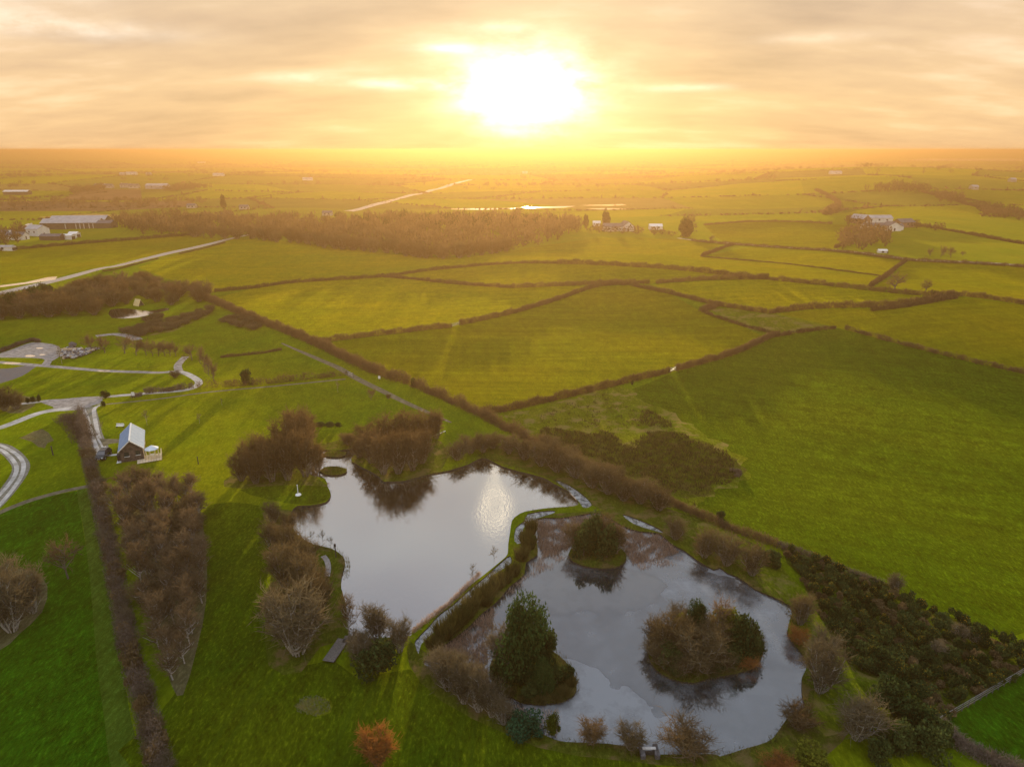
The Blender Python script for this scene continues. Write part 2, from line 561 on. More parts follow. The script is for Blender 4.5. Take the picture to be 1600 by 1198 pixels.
def fray(pts, amp=1.3, step=1.4, seed=1):
    """natural, wandering edge"""
    R = random.Random(seed)
    out = []
    n = len(pts)
    a = 0.0
    for i in range(n):
        p, q = pts[i], pts[(i + 1) % n]
        L = max((q - p).length, .01)
        d = (q - p) / L
        k = max(1, int(L / step))
        for j in range(k):
            a = a * .65 + R.gauss(0, amp * .6)
            out.append(p + d * (L * j / k) + Vector((-d.y, d.x, 0)) * a)
    return out


def reg(obj, mat, pts):
    REG.append((obj, mat, pts))


# far patchwork lattice
LAT = {}
far_rows = [640, 760, 900, 1060, 1250, 1480, 1750, 2080, 2480, 2950, 3500]
for r, yy in enumerate(far_rows):
    step = 90 + yy * .085
    nx = int(yy * .95 / step) + 1
    for cidx in range(-nx, nx + 1):
        LAT[(r, cidx)] = Vector((cidx * step * 1.0 + random.uniform(-.28, .28) * step + (r % 2) * step * .5, yy + random.uniform(-.22, .22) * (yy * .16), 0))
far_edges = []
for (r, cidx), p in LAT.items():
    q = LAT.get((r, cidx + 1))
    if q: far_edges.append((p, q, 'row'))
    u = LAT.get((r + 1, cidx))
    if u: far_edges.append((p, u, 'col'))
    if q and u and LAT.get((r + 1, cidx + 1)):
        reg('ground', 'far%d' % random.choice([0, 0, 1, 1, 2, 3, 4, 4, 5]), [p, q, LAT[(r + 1, cidx + 1)], u])

# traced fields
reg('ground', 'field_c', PL('0,392 0,443 90,432 250,396 355,373 300,366 180,376 60,386'))
reg('ground', 'field_a', PL('215,418 360,374 440,376 520,387 640,399 725,403 690,421 600,433 470,441 400,449 335,456 300,448'))
reg('ground', 'field_c', PL('725,403 830,386 930,372 1060,374 1130,381 1095,400 1150,432 1060,423 960,415 870,412 800,412 690,421'))
reg('ground', 'field_c', PL('600,433 690,421 800,412 870,412 960,415 1060,422 1150,432 1200,437 1100,438 1020,443 960,444 870,447 800,450 700,443'))
reg('ground', 'field_a', PL('340,464 400,450 470,441 600,433 700,443 800,450 870,447 935,447 880,466 800,490 710,510 600,523 500,535 420,500'))
reg('ground', 'field_b', PL('505,537 600,524 710,511 800,491 880,467 935,449 985,446 1050,461 1095,486 1150,505 1195,527 1150,552 1048,582 970,600 888,620 800,640 752,646 675,614 600,586'))
reg('ground', 'field_a', PL('1020,445 1100,439 1200,437 1290,446 1380,456 1450,463 1490,463 1420,475 1350,480 1275,482 1200,489 1150,483 1110,475'))
reg('ground', 'field_c', PL('1150,432 1095,402 1180,386 1300,392 1412,406 1360,448 1290,444 1200,436'))
reg('ground', 'field_c', PL('1420,407 1500,409 1600,415 1700,425 1700,488 1600,475 1500,462 1450,461 1366,449'))
reg('ground', 'field_c', PL('1310,512 1220,490 1275,484 1350,482 1420,477 1500,464 1600,477 1720,492 1720,610 1600,584 1500,561 1400,536'))
reg('ground', 'field_b', PL('1130,378 1100,352 1160,345 1240,347 1330,352 1350,358 1310,388 1200,386'))
reg('ground', 'rough', PL('1100,478 1150,484 1205,490 1310,512 1260,517 1200,526 1150,505'))
reg('ground', 'field_big', PL('960,618 1048,584 1150,554 1205,528 1260,517 1310,513 1400,537 1500,562 1600,586 1760,620 1780,1030 1600,988 1562,1000 1495,963 1425,943 1370,912 1290,878 1215,850 1150,829 1110,812 1075,795 1100,780 1160,735 1120,700'))
reg('ground', 'rough', fray(smooth_loop(PL('790,650 888,622 960,605 990,616 1010,632 1060,650 1090,676 1130,690 1162,722 1172,745 1130,765 1110,786 1075,799 1010,767 962,752 875,714 800,677')), 1.5))
reg('ground', 'pasture_dark', PL('1458,1133 1500,1110 1555,1073 1600,1050 1800,960 1900,1250 1620,1230 1530,1187'))
reg('ground', 'meadow', PL('0,505 160,498 260,488 320,478 420,520 545,585 400,600 300,604 170,620 60,626 0,640'))
reg('ground', 'rough', PL('190,515 240,500 300,488 330,480 335,490 310,500 270,518 215,528'))
reg('ground', 'rough', PL('345,500 380,494 410,510 390,518'))
reg('ground', 'meadow', PL('0,672 90,648 128,645 140,700 152,760 120,766 40,785 0,800'))
reg('ground', 'pasture_dark', PL('-300,830 0,801 60,778 120,767 140,890 150,1023 163,1123 180,1215 -300,1215'))
reg('ground', 'mown', smooth_loop(PL('120,767 138,765 150,812 168,900 187,1023 205,1123 222,1215 178,1215 163,1123 150,1023 140,898 128,812')))
reg('ground', 'lawn', smooth_loop(PL('316,800 345,786 385,786 420,800 425,860 410,960 440,1040 520,1030 560,1060 640,1045 700,1095 860,1150 1060,1225 225,1225 245,1120 272,1085 300,1010 312,900')))
reg('ground', 'bank', smooth_loop(PL('640,1000 668,1020 705,985 760,935 800,900 815,870 812,850 820,825 840,806 900,800 940,796 905,782 890,766 850,744 780,722 745,712 800,690 880,720 1000,780 1080,805 1180,850 1230,900 1262,945 1290,1000 1320,1040 1350,1050 1340,1120 1280,1190 1180,1205 900,1180 800,1150 690,1095 640,1040')))
reg('ground', 'rough', smooth_loop(PL('1105,812 1180,855 1225,890 1260,930 1300,1000 1330,1040 1400,1070 1330,1130 1290,1150 1270,1110 1275,1040 1255,990 1215,925 1170,890 1090,835')))
reg('ground', 'bank', smooth_loop(PL('350,760 420,765 520,772 512,758 490,740 480,700 520,690 600,670 690,690 690,735 600,760 550,720 480,705 420,720 365,740')))
reg('ground', 'lawn', smooth_loop(PL('375,765 440,758 512,760 516,772 508,783 470,788 420,780')))
reg('ground', 'bank', smooth_loop(PL('410,800 455,797 458,830 520,853 545,880 540,930 552,990 500,1010 470,1050 420,1040 415,950 428,860')))
reg('ground', 'bank', PL('1222,858 1290,882 1370,914 1425,945 1495,966 1562,1002 1612,1014 1602,1050 1555,1076 1500,1112 1458,1137 1438,1130 1423,1080 1388,1066 1350,1052 1328,1040 1306,1008 1288,976 1266,938 1252,900 1230,880'))
reg('ground', 'brownpatch', smooth_loop(PL('262,818 268,800 290,770 310,790 322,860 322,940 308,1010 286,1085 268,1070 250,1010 225,930 200,850 185,790 215,765')))
reg('ground', 'brownpatch', PL('40,680 52,674 66,670 76,676 84,688 74,692 70,700 60,698 50,690 30,684'))
reg('ground', 'rough', fray(ell(490, 1103, 27, 15), .25, .4))
reg('ground', 'brownpatch', smooth_loop(PL('-60,905 0,890 50,890 74,915 66,955 30,990 0,1015 -60,1020')))
reg('ground', 'brownpatch', smooth_loop(PL('0,640 0,618 60,622 35,645')))
reg('ground', 'plough', PL('85,314 130,296 220,296 222,313'))
reg('ground', 'stubble', PL('60,339 150,334 190,336 180,344 85,345'))
reg('ground', 'plough', PL('0,330 0,315 60,314 300,314 300,322 150,330'))

reg('ground', 'rushbed', fray(smooth_loop(PL('848,676 900,670 940,673 960,676 990,698 1010,690 1030,676 1070,684 1100,694 1130,712 1150,726 1155,738 1125,751 1110,767 1075,774 1040,765 1005,750 962,737 937,725 890,712 860,695')), 1.6))
# ways
reg('road', 'wetroad', ribbon(smooth_line(PL('-40,470 0,458 88,438 155,420 185,415 245,400 275,393 360,373 400,365')), 6.5))
reg('flooded_verge', 'flood', PL('0,446 40,441 75,433 90,432 86,437 45,443 0,449'))
reg('road', 'wetroad', ribbon(smooth_line(PL('545,330 585,320 625,310 675,297 735,281')), 11))
reg('road', 'wetroad', ribbon(smooth_line(PL('1060,372 1150,381 1250,388 1330,393 1412,404 1500,409 1600,415 1700,424')), 5))
reg('farm_track', 'earth', ribbon(smooth_line(PL('440,536 465,547 500,562 530,575 548,586 575,600 600,612 630,627 675,647 705,660')), [.6, .8, 1.0, 1.2, 1.4, 1.6, 1.7, 1.8, 1.9, 2, 2, 2, 2, 2, 2, 2, 2, 1.9, 1.9, 1.8, 1.8, 1.7, 1.6, 1.4, 1.2, 1, .8, .5]))
reg('yard', 'gravel', smooth_loop(PL('0,552 31,541 50,535 70,536 92,541 95,555 81,564 78,570 65,569 70,562 50,559 -40,558')))
reg('road', 'asphalt', smooth_loop(PL('-60,578 0,576 19,575 41,571 58,571 50,577 35,587 0,599 -60,612')))
reg('path', 'gravel', ribbon(smooth_line(PL('-40,563 0,566 50,570 100,574 160,579 215,581 250,582 270,580')), 2.2))
reg('path', 'chalk', ribbon(smooth_line(PL('262,581 283,581 300,588 311,597 303,605 283,610 235,614 210,616 175,619 150,622')), 2.0))
reg('path', 'gravel', ribbon(smooth_line(PL('280,580 278,570 290,557')), 2.2))
reg('path', 'gravel', ribbon(smooth_line(PL('150,525 180,522 205,526 215,531')), 3.4))
reg('yard', 'gravel', smooth_loop(PL('60,626 100,623 155,619 158,630 146,633 130,640 112,641 88,642 82,635')))
reg('track', 'chalk', ribbon(smooth_line(PL('-30,676 0,668 25,659 50,649 75,642 110,638')), 2.6))
reg('path', 'chalk', ribbon(smooth_line(PL('-30,633 30,631 75,626')), 1.4))
drive = smooth_line(PL('138,636 143,656 148,679 156,697 161,712'))
reg('track', 'trackmid', ribbon(drive, 2.9))
reg('track', 'chalk', ribbon(smooth_line(PL('130,639 136,652 142,676 150,697 156,713')), .85))
reg('track', 'chalk', ribbon(smooth_line(PL('158,632 147,639 149,657 154,682 161,695 166,708')), .85))
reg('track', 'earth', PL('155,685 190,686 190,691 172,693 162,698'))
reg('track', 'trackmid', ribbon(smooth_line(PL('-30,692 0,698 14,705 26,716 33,728 29,742 15,762 0,780 -20,800')), 2.9))
reg('track', 'chalk', ribbon(smooth_line(PL('-30,687 0,695 16,703 30,713 37,726 33,744 19,765 3,784 -20,808')), .75))
reg('track', 'chalk', ribbon(smooth_line(PL('-30,698 0,702 12,710 22,721 26,732 22,745 11,760 -4,776 -30,800')), .75))
reg('path', 'earth', ribbon(smooth_line(PL('-30,815 0,800 37,785 62,777 100,767 140,759')), 1.3))
reg('path', 'earth', ribbon(smooth_line(PL('160,632 240,624 330,612 430,603 540,592')), .9))
reg('path', 'slab', PL('168,710 190,708 190,710.5 168,712.5'))
reg('patio', 'slab', PL('182,724 187,710 194,710 192,722'))
reg('path', 'gravel', ribbon(smooth_line(PL('511,900 513,888 511,876 505,868')), .8))
# water
reg('pond', 'water', smooth_loop(LAKE))
reg('frozen_pond', 'ice', smooth_loop(ICE))
reg('ground', 'bank', smooth_loop(ISL_A))
reg('ground', 'bank', smooth_loop(ISL_B))
reg('ground', 'bank', smooth_loop(ISL_C))
reg('ground', 'bank', ell(523, 709, 18, 5))
reg('ground', 'bank', ell(521, 735, 21, 7))
reg('channel_ice', 'white_ice', smooth_loop(PL('862,797 825,802 820,813 806,824 804,845 814,848 818,824 838,810 866,801')))
reg('channel_ice', 'white_ice', smooth_loop(PL('786,875 797,868 798,880 775,895 766,905 750,925 726,946 718,966 698,970 676,989 658,1006 654,1021 649,1008 650,999 670,978 686,960 708,944 733,921 760,899')))
reg('channel_ice', 'white_ice', smooth_loop(PL('866,749 890,758 915,776 925,789 912,793 905,784 890,768')))
reg('channel_ice', 'white_ice', smooth_loop(PL('972,803 1000,812 1030,826 1036,832 1020,828 990,818')))
reg('pool', 'flood', smooth_loop(PL('172,484 200,482 232,486 258,481 264,484 240,490 215,496 175,497')))
reg('pool', 'flood', PL('692,327 760,325.5 812,325 800,327 740,328'))
reg('pool', 'flood', PL('815,324 870,322.5 900,322 880,325 830,326'))
reg('pool', 'flood', PL('905,321 940,319.8 972,319 980,321 955,322'))
reg('pool', 'flood', PL('915,326 950,325.4 990,327 945,327.6'))
reg('sea', 'flood', PL('1405,251 1440,248 1600,248 1700,249 1700,252 1560,252'))
for a in ((47, 556, 8, 1.6), (66, 554, 5, .8), (62, 544, 6, .9), (162, 579.5, 10, 1.2), (18, 567.5, 14, 1.6)):
    reg('puddle', 'flood', ell(*a))

WATERS = {'pond': -.25, 'frozen_pond': -.25, 'channel_ice': -.18}


def densify(pts):
    out = []
    for i, p in enumerate(pts):
        q = pts[(i + 1) % len(pts)]
        L = math.hypot(q.x - p.x, q.y - p.y)
        stp = max(1.2, .045 * math.hypot(p.x, p.y))
        n = max(1, int(L / stp))
        for k in range(n):
            out.append((p.x + (q.x - p.x) * k / n, p.y + (q.y - p.y) * k / n))
    return out


def ground():
    vs, fs = [], []
    for _o, _m, pts in REG:
        d = densify(pts)
        b = len(vs)
        vs += d
        fs += [(b + k, b + (k + 1) % len(d)) for k in range(len(d))]
    r = 6.0
    while r < 9800:
        stp = 2.4 if r < 4000 else 4
        a = -180.0
        ph = random.random() * 2
        while a < 180:
            w = a + ph
            vs.append((r * math.sin(math.radians(w)), r * math.cos(math.radians(w))))
            a += stp if abs(a) < 62 else 12
        r *= 1.042
    vv, ee, ff, ov, oe, of = delaunay_2d_cdt([Vector(v) for v in vs], fs, [], 0, .004)
    keys = {}
    xy = np.array([(v.x, v.y) for v in vv])
    cen = xy[np.array(ff)].mean(axis=1)
    own = np.full(len(ff), -1)
    for k, (_o, _m, pts) in enumerate(REG):
        q = np.array([(p.x, p.y) for p in pts])
        cand = np.nonzero(((cen >= q.min(0)) & (cen <= q.max(0))).all(axis=1))[0]
        c = cen[cand]
        ins = np.zeros(len(c), dtype=bool)
        for i in range(len(q)):
            a, b = q[i], q[i - 1]
            if a[1] == b[1]: continue
            ins ^= ((a[1] > c[:, 1]) != (b[1] > c[:, 1])) & (c[:, 0] < (b[0] - a[0]) * (c[:, 1] - a[1]) / (b[1] - a[1]) + a[0])
        own[cand[ins]] = k
    for f, src in zip(ff, own):
        if src >= 0:
            on, mk = REG[src][:2]
        else:
            x = sum(vv[i].x for i in f) / len(f)
            y = sum(vv[i].y for i in f) / len(f)
            on, mk = 'ground', ('meadow' if math.hypot(x, y) < 420 else 'far4')
        keys.setdefault(on, []).append((f, mk))
    Z = [hgt(v.x, v.y) for v in vv]
    edge_owner = {}
    for on, lst in keys.items():
        for f, _ in lst:
            for i in range(3):
                e = (f[i], f[(i + 1) % 3])
                edge_owner[e] = on
    desc = {'ground': None}
    for on, lst in keys.items():
        dz = WATERS.get(on, 0)
        mats = sorted({mk for _, mk in lst})
        idx, V, T, mi = {}, [], [], []
        for f, mk in lst:
            t = []
            for i in f:
                if i not in idx:
                    idx[i] = len(V)
                    V.append((vv[i].x, vv[i].y, Z[i] + dz))
                t.append(idx[i])
            T.append(t)
            mi.append(mats.index(mk))
        if on == 'ground':
            mats.append('soil')
            for f, mk in lst:
                for i in range(3):
                    a, b = f[i], f[(i + 1) % 3]
                    if edge_owner.get((b, a)) in WATERS:
                        k = len(V)
                        for q, z in ((a, 0), (b, 0), (b, -.45), (a, -.45)):
                            V.append((vv[q].x, vv[q].y, Z[q] + z))
                        T += [[k, k + 2, k + 1], [k, k + 3, k + 2]]
                        mi += [len(mats) - 1] * 2
        me = tri_mesh(on, V, T, [M[k] for k in mats], mi, smooth=on == 'ground')
        if on == 'ground':
            sm_ = np.array([0 if m == len(mats) - 1 else 1 for m in mi], dtype=bool)
            me.polygons.foreach_set('use_smooth', sm_)
        tag(link(on, me), kind='structure')


ground()


# ------------------------------------------------------------------ plants
def rdir(n, up=0.0):
    v = rng.normal(size=(n, 3))
    v[:, 2] += up
    return v / np.linalg.norm(v, axis=1, keepdims=True)


def slivers(p0, p1, w):
    """thin triangles from p0 to p1 with base width w"""
    n = len(p0)
    d = p1 - p0
    s = np.cross(d, rdir(n))
    s /= np.linalg.norm(s, axis=1, keepdims=True) + 1e-9
    s *= (np.asarray(w).reshape(-1, 1) if np.ndim(w) else w) * .5
    V = np.empty((n * 3, 3))
    V[0::3], V[1::3], V[2::3] = p0 - s, p0 + s, p1
    return V, np.arange(n * 3).reshape(-1, 3)


def leaves(c, size, up=.3, nrm=None):
    n = len(c)
    a = rdir(n, up)
    b = np.cross(a, rdir(n))
    b /= np.linalg.norm(b, axis=1, keepdims=True) + 1e-9
    s = np.asarray(size).reshape(-1, 1) if np.ndim(size) else size
    V = np.empty((n * 3, 3))
    V[0::3], V[1::3], V[2::3] = c - b * s * .45, c + b * s * .45, c + a * s
    return V, np.arange(n * 3).reshape(-1, 3)


def cat_(parts):
    V, T, k = [], [], 0
    for v, t in parts:
        V.append(v)
        T.append(t + k)
        k += len(v)
    return np.concatenate(V), np.concatenate(T)


def limb_mesh(segs, n=5):
    V, T = [], []
    for p0, p1, r0, r1 in segs:
        d = p1 - p0
        d = d / (np.linalg.norm(d) + 1e-9)
        u = np.cross(d, [.31, .77, .55])
        u /= np.linalg.norm(u) + 1e-9
        w = np.cross(d, u)
        b = len(V)
        for p, r in ((p0, r0), (p1, r1)):
            for k in range(n):
                a = 2 * math.pi * k / n
                V.append(p + u * r * math.cos(a) + w * r * math.sin(a))
        for k in range(n):
            k2 = (k + 1) % n
            T += [(b + k, b + k2, b + n + k2), (b + k, b + n + k2, b + n + k)]
    return np.array(V), np.array(T)


def nrm(v):
    return v / (np.linalg.norm(v) + 1e-9)


def bare_plant(stems, trunk_h, spread, up, n_side, n_twig, twig_len, twig_w, r0, seed, lean=.1):
    """a bare winter plant in a unit envelope: crown radius about 1, height about 1"""
    R = np.random.default_rng(seed)
    segs, tw0, tw1, tww = [], [], [], []

    def rod(p, d, length, rad, steps, wob, lvl):
        pts = [p]
        for s in range(steps):
            d = nrm(d + R.normal(size=3) * wob + np.array([0, 0, up * .25]))
            q = pts[-1] + d * length / steps
            ra, rb = rad * (1 - s / steps * .75), rad * (1 - (s + 1) / steps * .75)
            segs.append((pts[-1], q, ra, rb))
            pts.append(q)
        return pts, d

    for s in range(stems):
        az = 2 * math.pi * (s + R.random() * .7) / stems
        tilt = (R.random() ** .7) * spread if stems > 1 else lean * R.random()
        d = np.array([math.cos(az) * math.sin(tilt), math.sin(az) * math.sin(tilt), math.cos(tilt)])
        p = np.array([math.cos(az), math.sin(az), 0]) * (.08 if stems > 1 else 0)
        L = R.uniform(.62, .92) if stems > 1 else .8
        pts, dd = rod(p, d, L, r0 * (1 if stems == 1 else .6), 5, .10, 0)
        for b in range(n_side):
            t = trunk_h + (1 - trunk_h) * (b + R.random()) / n_side
            k = min(4, int(t * 5))
            base = pts[k] + (pts[k + 1] - pts[k]) * (t * 5 - k)
            a2 = R.random() * 6.283
            out = np.array([math.cos(a2), math.sin(a2), R.uniform(.15, .75) * up])
            if stems > 1:
                out = out + np.array([d[0], d[1], 0]) * .8
            l2 = R.uniform(.35, .75) * (1.15 - .65 * t) * (1.0 if stems == 1 else .55) * spread / .75
            p2, d2 = rod(base, nrm(out), l2, r0 * .38 * (1.1 - t * .6), 3, .16, 1)
            for k2 in range(n_twig):
                q = R.random() ** .6
                kk = min(2, int(q * 3))
                bb = p2[kk] + (p2[kk + 1] - p2[kk]) * (q * 3 - kk)
                td = nrm(d2 * .55 + R.normal(size=3) * .55 + np.array([0, 0, .30 * up]))
                ln = twig_len * R.uniform(.5, 1.25)
                tw0.append(bb)
                mid = bb + td * ln * .5
                tw1.append(bb + td * ln)
                tww.append(twig_w * 1.25)
                for _ in range(3):
                    td2 = nrm(td + R.normal(size=3) * .55)
                    tw0.append(bb + td * ln * R.uniform(.2, .9))
                    tw1.append(tw0[-1] + td2 * ln * R.uniform(.35, .7))
                    tww.append(twig_w)
    a, b = np.array(tw0), np.array(tw1)
    allz = np.concatenate([a, b])
    zt = np.percentile(allz[:, 2], 99.5)
    rr = np.percentile(np.hypot(allz[:, 0], allz[:, 1]), 97)
    sc = np.array([1 / rr, 1 / rr, 1 / zt])
    lo = np.array([0, 0, .0])
    a, b = np.maximum(a * sc, [-9, -9, .01]), np.maximum(b * sc, [-9, -9, .01])
    segs = [(p * sc, q * sc, r_, s_) for p, q, r_, s_ in segs]
    return limb_mesh(segs), slivers(a, b, np.array(tww))


PROTO = {}


def proto(key, name, trunk, crown, bark, leaf, crown2=None, leaf2=None, name2=None):
    tm = tri_mesh(name + '_trunk', trunk[0], trunk[1], [bark], smooth=True) if trunk is not None else None
    cm = tri_mesh(name + '_crown', crown[0], crown[1], [leaf])
    c2 = tri_mesh(name + '_' + name2, crown2[0], crown2[1], [leaf2]) if crown2 is not None else None
    PROTO.setdefault(key, []).append((name, tm, cm, c2, name2))


for v in range(3):
    t, c = bare_plant(1, .22, .55, 1.7, 20, 13, .26, .016, .052, 11 + v)
    proto('birch', 'birch_tree', t, c, *BARK['birch'])
    t, c = bare_plant(1, .22, .85, .7, 17, 15, .28, .015, .05, 61 + v)
    proto('haw', 'bare_tree', t, c, *BARK['haw'])
    t, c = bare_plant(14, .10, .70, 1.1, 6, 12, .26, .014, .042, 31 + v)
    for kd, nm in (('willow', 'willow_bush'), ('scrub', 'bare_bush'), ('grey', 'bare_bush'), ('rust', 'bare_bush')):
        proto(kd, nm, t, c, *BARK[kd])
t, c = bare_plant(1, .3, .6, 1.0, 7, 6, .30, .03, .035, 91)
proto('sapling', 'sapling', t, c, *BARK['grey'])
t, c = bare_plant(1, .30, .95, .9, 12, 14, .32, .018, .075, 95)
proto('oldtree', 'bare_tree', t, c, *BARK['haw'])


def evergreen(seed, n_lobes, n_leaf, leaf, flat=1.0, pointed=0.0):
    R = np.random.default_rng(seed)
    cs, pts, szs = [], [], []
    for k in range(n_lobes):
        z = R.uniform(.22, .82)
        rad = (1 - .6 * abs(z - .35)) * (1 - pointed * z)
        a = R.random() * 6.283
        rr = R.uniform(.1, .68) * rad
        c = np.array([rr * math.cos(a), rr * math.sin(a), z])
        s = R.uniform(.20, .42) * (1 - .45 * pointed * z)
        d = R.normal(size=(n_leaf, 3))
        d /= np.linalg.norm(d, axis=1, keepdims=True)
        q = c + d * (s * R.uniform(.55, 1.08, size=(n_leaf, 1))) * [1, 1, .75]
        pts.append(q)
        szs.append(np.full(n_leaf, leaf) * R.uniform(.6, 1.3, n_leaf))
        cs.append(c)
    q = np.concatenate(pts)
    q[:, 2] = np.maximum(q[:, 2], .02)
    segs = [(np.array([0, 0, 0.]), np.array([0, 0, .55]), .05, .025)]
    for c in cs[:7]:
        segs.append((np.array([0, 0, .15 + .3 * c[2]]), c, .022, .008))
    return limb_mesh(segs), leaves(q, np.concatenate(szs), .25)


def pine(seed, tiers=9, per=7):
    R = np.random.default_rng(seed)
    segs = [(np.array([0, 0, 0.]), np.array([.03, .02, .5]), .05, .035), (np.array([.03, .02, .5]), np.array([.0, .03, .97]), .035, .008)]
    pts, szs = [], []
    for k in range(tiers):
        z = .22 + .74 * k / (tiers - 1)
        for j in range(per):
            a = 6.283 * (j + R.random()) / per
            L = (1.02 - .80 * ((z - .2) / .8) ** 1.3) * R.uniform(.55, 1.1)
            e = np.array([math.cos(a) * L, math.sin(a) * L, z + L * R.uniform(.0, .16)])
            b = np.array([0, 0, z - .04])
            segs.append((b, e, .014, .004))
            n = 46
            t = R.uniform(.35, 1.02, size=(n, 1))
            pts.append(b + (e - b) * t + R.normal(size=(n, 3)) * [.085, .085, .028] * (.6 + L * .6))
            szs.append(R.uniform(.07, .15, n))
    q = np.concatenate(pts)
    return limb_mesh(segs), leaves(q, np.concatenate(szs), .7)


for v in range(2):
    for kd, nm in (('dark', 'evergreen_bush'), ('yellow', 'evergreen_bush'), ('laurel', 'laurel_bush')):
        t, c = evergreen(100 + v * 7 + len(kd), 17, 190, .10)
        proto(kd, nm, t, c, BARK['haw'][0], G[kd])
    t, c = pine(130 + v)
    proto('pine', 'pine_tree', t, c, BARK['haw'][0], G['pine'])
    t, c = evergreen(141 + v, 26, 330, .05, pointed=.2)
    proto('broad', 'pine_tree', t, c, BARK['haw'][0], G['pine'])
    t, c = evergreen(150 + v, 16, 120, .12, pointed=.75)
    proto('fir', 'fir_tree', t, c, BARK['haw'][0], G['farwood_dark'])


def spiny(seed, n, leaf):
    R = np.random.default_rng(seed)
    pts = []
    for k in range(9):
        a, rr = R.random() * 6.283, R.uniform(0, .62)
        c = np.array([rr * math.cos(a), rr * math.sin(a), R.uniform(.25, .62)])
        d = R.normal(size=(n // 9, 3))
        d[:, 2] = np.abs(d[:, 2]) * .9 - .2
        d /= np.linalg.norm(d, axis=1, keepdims=True)
        pts.append(c + d * R.uniform(.25, .42) * R.uniform(.55, 1.05, size=(n // 9, 1)))
    q = np.concatenate(pts)
    q[:, 2] = np.maximum(q[:, 2], .03)
    return q


for v in range(3):
    q = spiny(170 + v, 900, .1)
    c = leaves(q, rng.uniform(.10, .22, len(q)), 1.0)
    top = q[q[:, 2] > .55]
    fl = leaves(top[rng.random(len(top)) < (.22 if v == 1 else .07)] + [0, 0, .06], .07, .4)
    st = limb_mesh([(np.zeros(3), np.array([.1 * k - .2, .15 * ((k * 2) % 5) - .3, .5]), .03, .01) for k in range(5)])
    proto('gorse', 'gorse_bush', st, c, BARK['haw'][0], G['gorse'], *((fl, G['flower'], 'blossoms') if v < 2 else ()))
    proto('bracken', 'bramble_bush', st, c, BARK['haw'][0], G['gorse_brown'])
    n = 420
    a, rr = rng.random(n) * 6.283, np.sqrt(rng.random(n)) * .55
    p0 = np.stack([rr * np.cos(a), rr * np.sin(a), np.zeros(n)], 1)
    out = np.stack([np.cos(a) * rr, np.sin(a) * rr, np.zeros(n)], 1)
    p1 = p0 + out * .8 + np.stack([rng.normal(size=n) * .18, rng.normal(size=n) * .18, rng.uniform(.5, 1.0, n)], 1)
    proto('tussock', 'grass_tussock', None, slivers(p0, p1, rng.uniform(.05, .11, n)), None, G['tus'])


def plant(kind, loc, rad, hh, label, cat, group=None, name=None, rz=None):
    pr = PROTO[kind]
    nm, tm, cm, c2, n2 = pr[random.randrange(len(pr))]
    root = thing(name or nm, label, cat, loc, random.uniform(0, 6.283) if rz is None else rz, group)
    root.scale = (rad, rad, hh)
    if tm is not None:
        link('trunk' if 'tree' in nm or nm == 'sapling' else 'stem', tm, root)
    if tm is None:
        link('blades', cm, root)
    else:
        link('crown' if 'tree' in nm or nm == 'sapling' else 'foliage', cm, root)
    if c2 is not None:
        link(n2, c2, root)
    return root


def at(kind, spec, label, cat, group=None, jit=.0):
    """spec: base pixel x, y, width and height in photo pixels"""
    px, py, w, h = spec
    s, cd = mpp(P(px, py))
    sd = math.sqrt(1 - cd * cd)
    rp = w * .5 * sd
    if kind in ('birch', 'haw', 'oldtree', 'sapling', 'pine', 'fir', 'broad'):
        p = P(px, py)
        hw = math.sqrt(max((.45 * h) ** 2, h * h - (.6 * rp) ** 2)) / cd
    else:
        up = min(rp * .8, h * .3)
        p = P(px, py - up)
        hw = math.sqrt(max((.40 * h) ** 2, (h - up) ** 2 - (.7 * rp) ** 2)) / cd
    s = mpp(p)[0]
    return plant(kind, p, w * s * .5, hw * s, label, cat, group)


def row(kind, text, label, cat, group):
    for ln in text.split():
        at(kind, [float(q) for q in ln.split(',')], label, cat, group)


def inside(p, poly):
    c = False
    n = len(poly)
    for i in range(n):
        a, b = poly[i], poly[i - 1]
        if (a.y > p[1]) != (b.y > p[1]) and p[0] < (b.x - a.x) * (p[1] - a.y) / (b.y - a.y) + a.x:
            c = not c
    return c


def scatter(poly, gap, seed, nmax=400):
    R = random.Random(seed)
    xs, ys = [p.x for p in poly], [p.y for p in poly]
    out = []
    tries = 0
    while len(out) < nmax and tries < nmax * 40:
        tries += 1
        q = (R.uniform(min(xs), max(xs)), R.uniform(min(ys), max(ys)))
        if inside(q, poly) and all((q[0] - o[0]) ** 2 + (q[1] - o[1]) ** 2 > gap * gap for o in out):
            out.append(q)
    return out


# birch plantation
pl = PL('188,770 300,766 312,800 318,870 318,940 305,1010 286,1078 272,1070 255,1030 238,985 214,910 197,850 184,800')
for q in scatter(pl, 1.9, 3, 150):
    k = random.choice(['birch', 'birch', 'birch', 'scrub'])
    plant(k, (q[0], q[1], hgt(*q)), random.uniform(1.5, 2.3), random.uniform(4.2, 7.0) * (1 if k == 'birch' else .6),
          'bare birch in the narrow plantation below the cottage' if k == 'birch' else 'low bare scrub between the birches of the plantation',
          'tree' if k == 'birch' else 'bush', 'birches in the plantation' if k == 'birch' else 'scrub among the plantation birches')

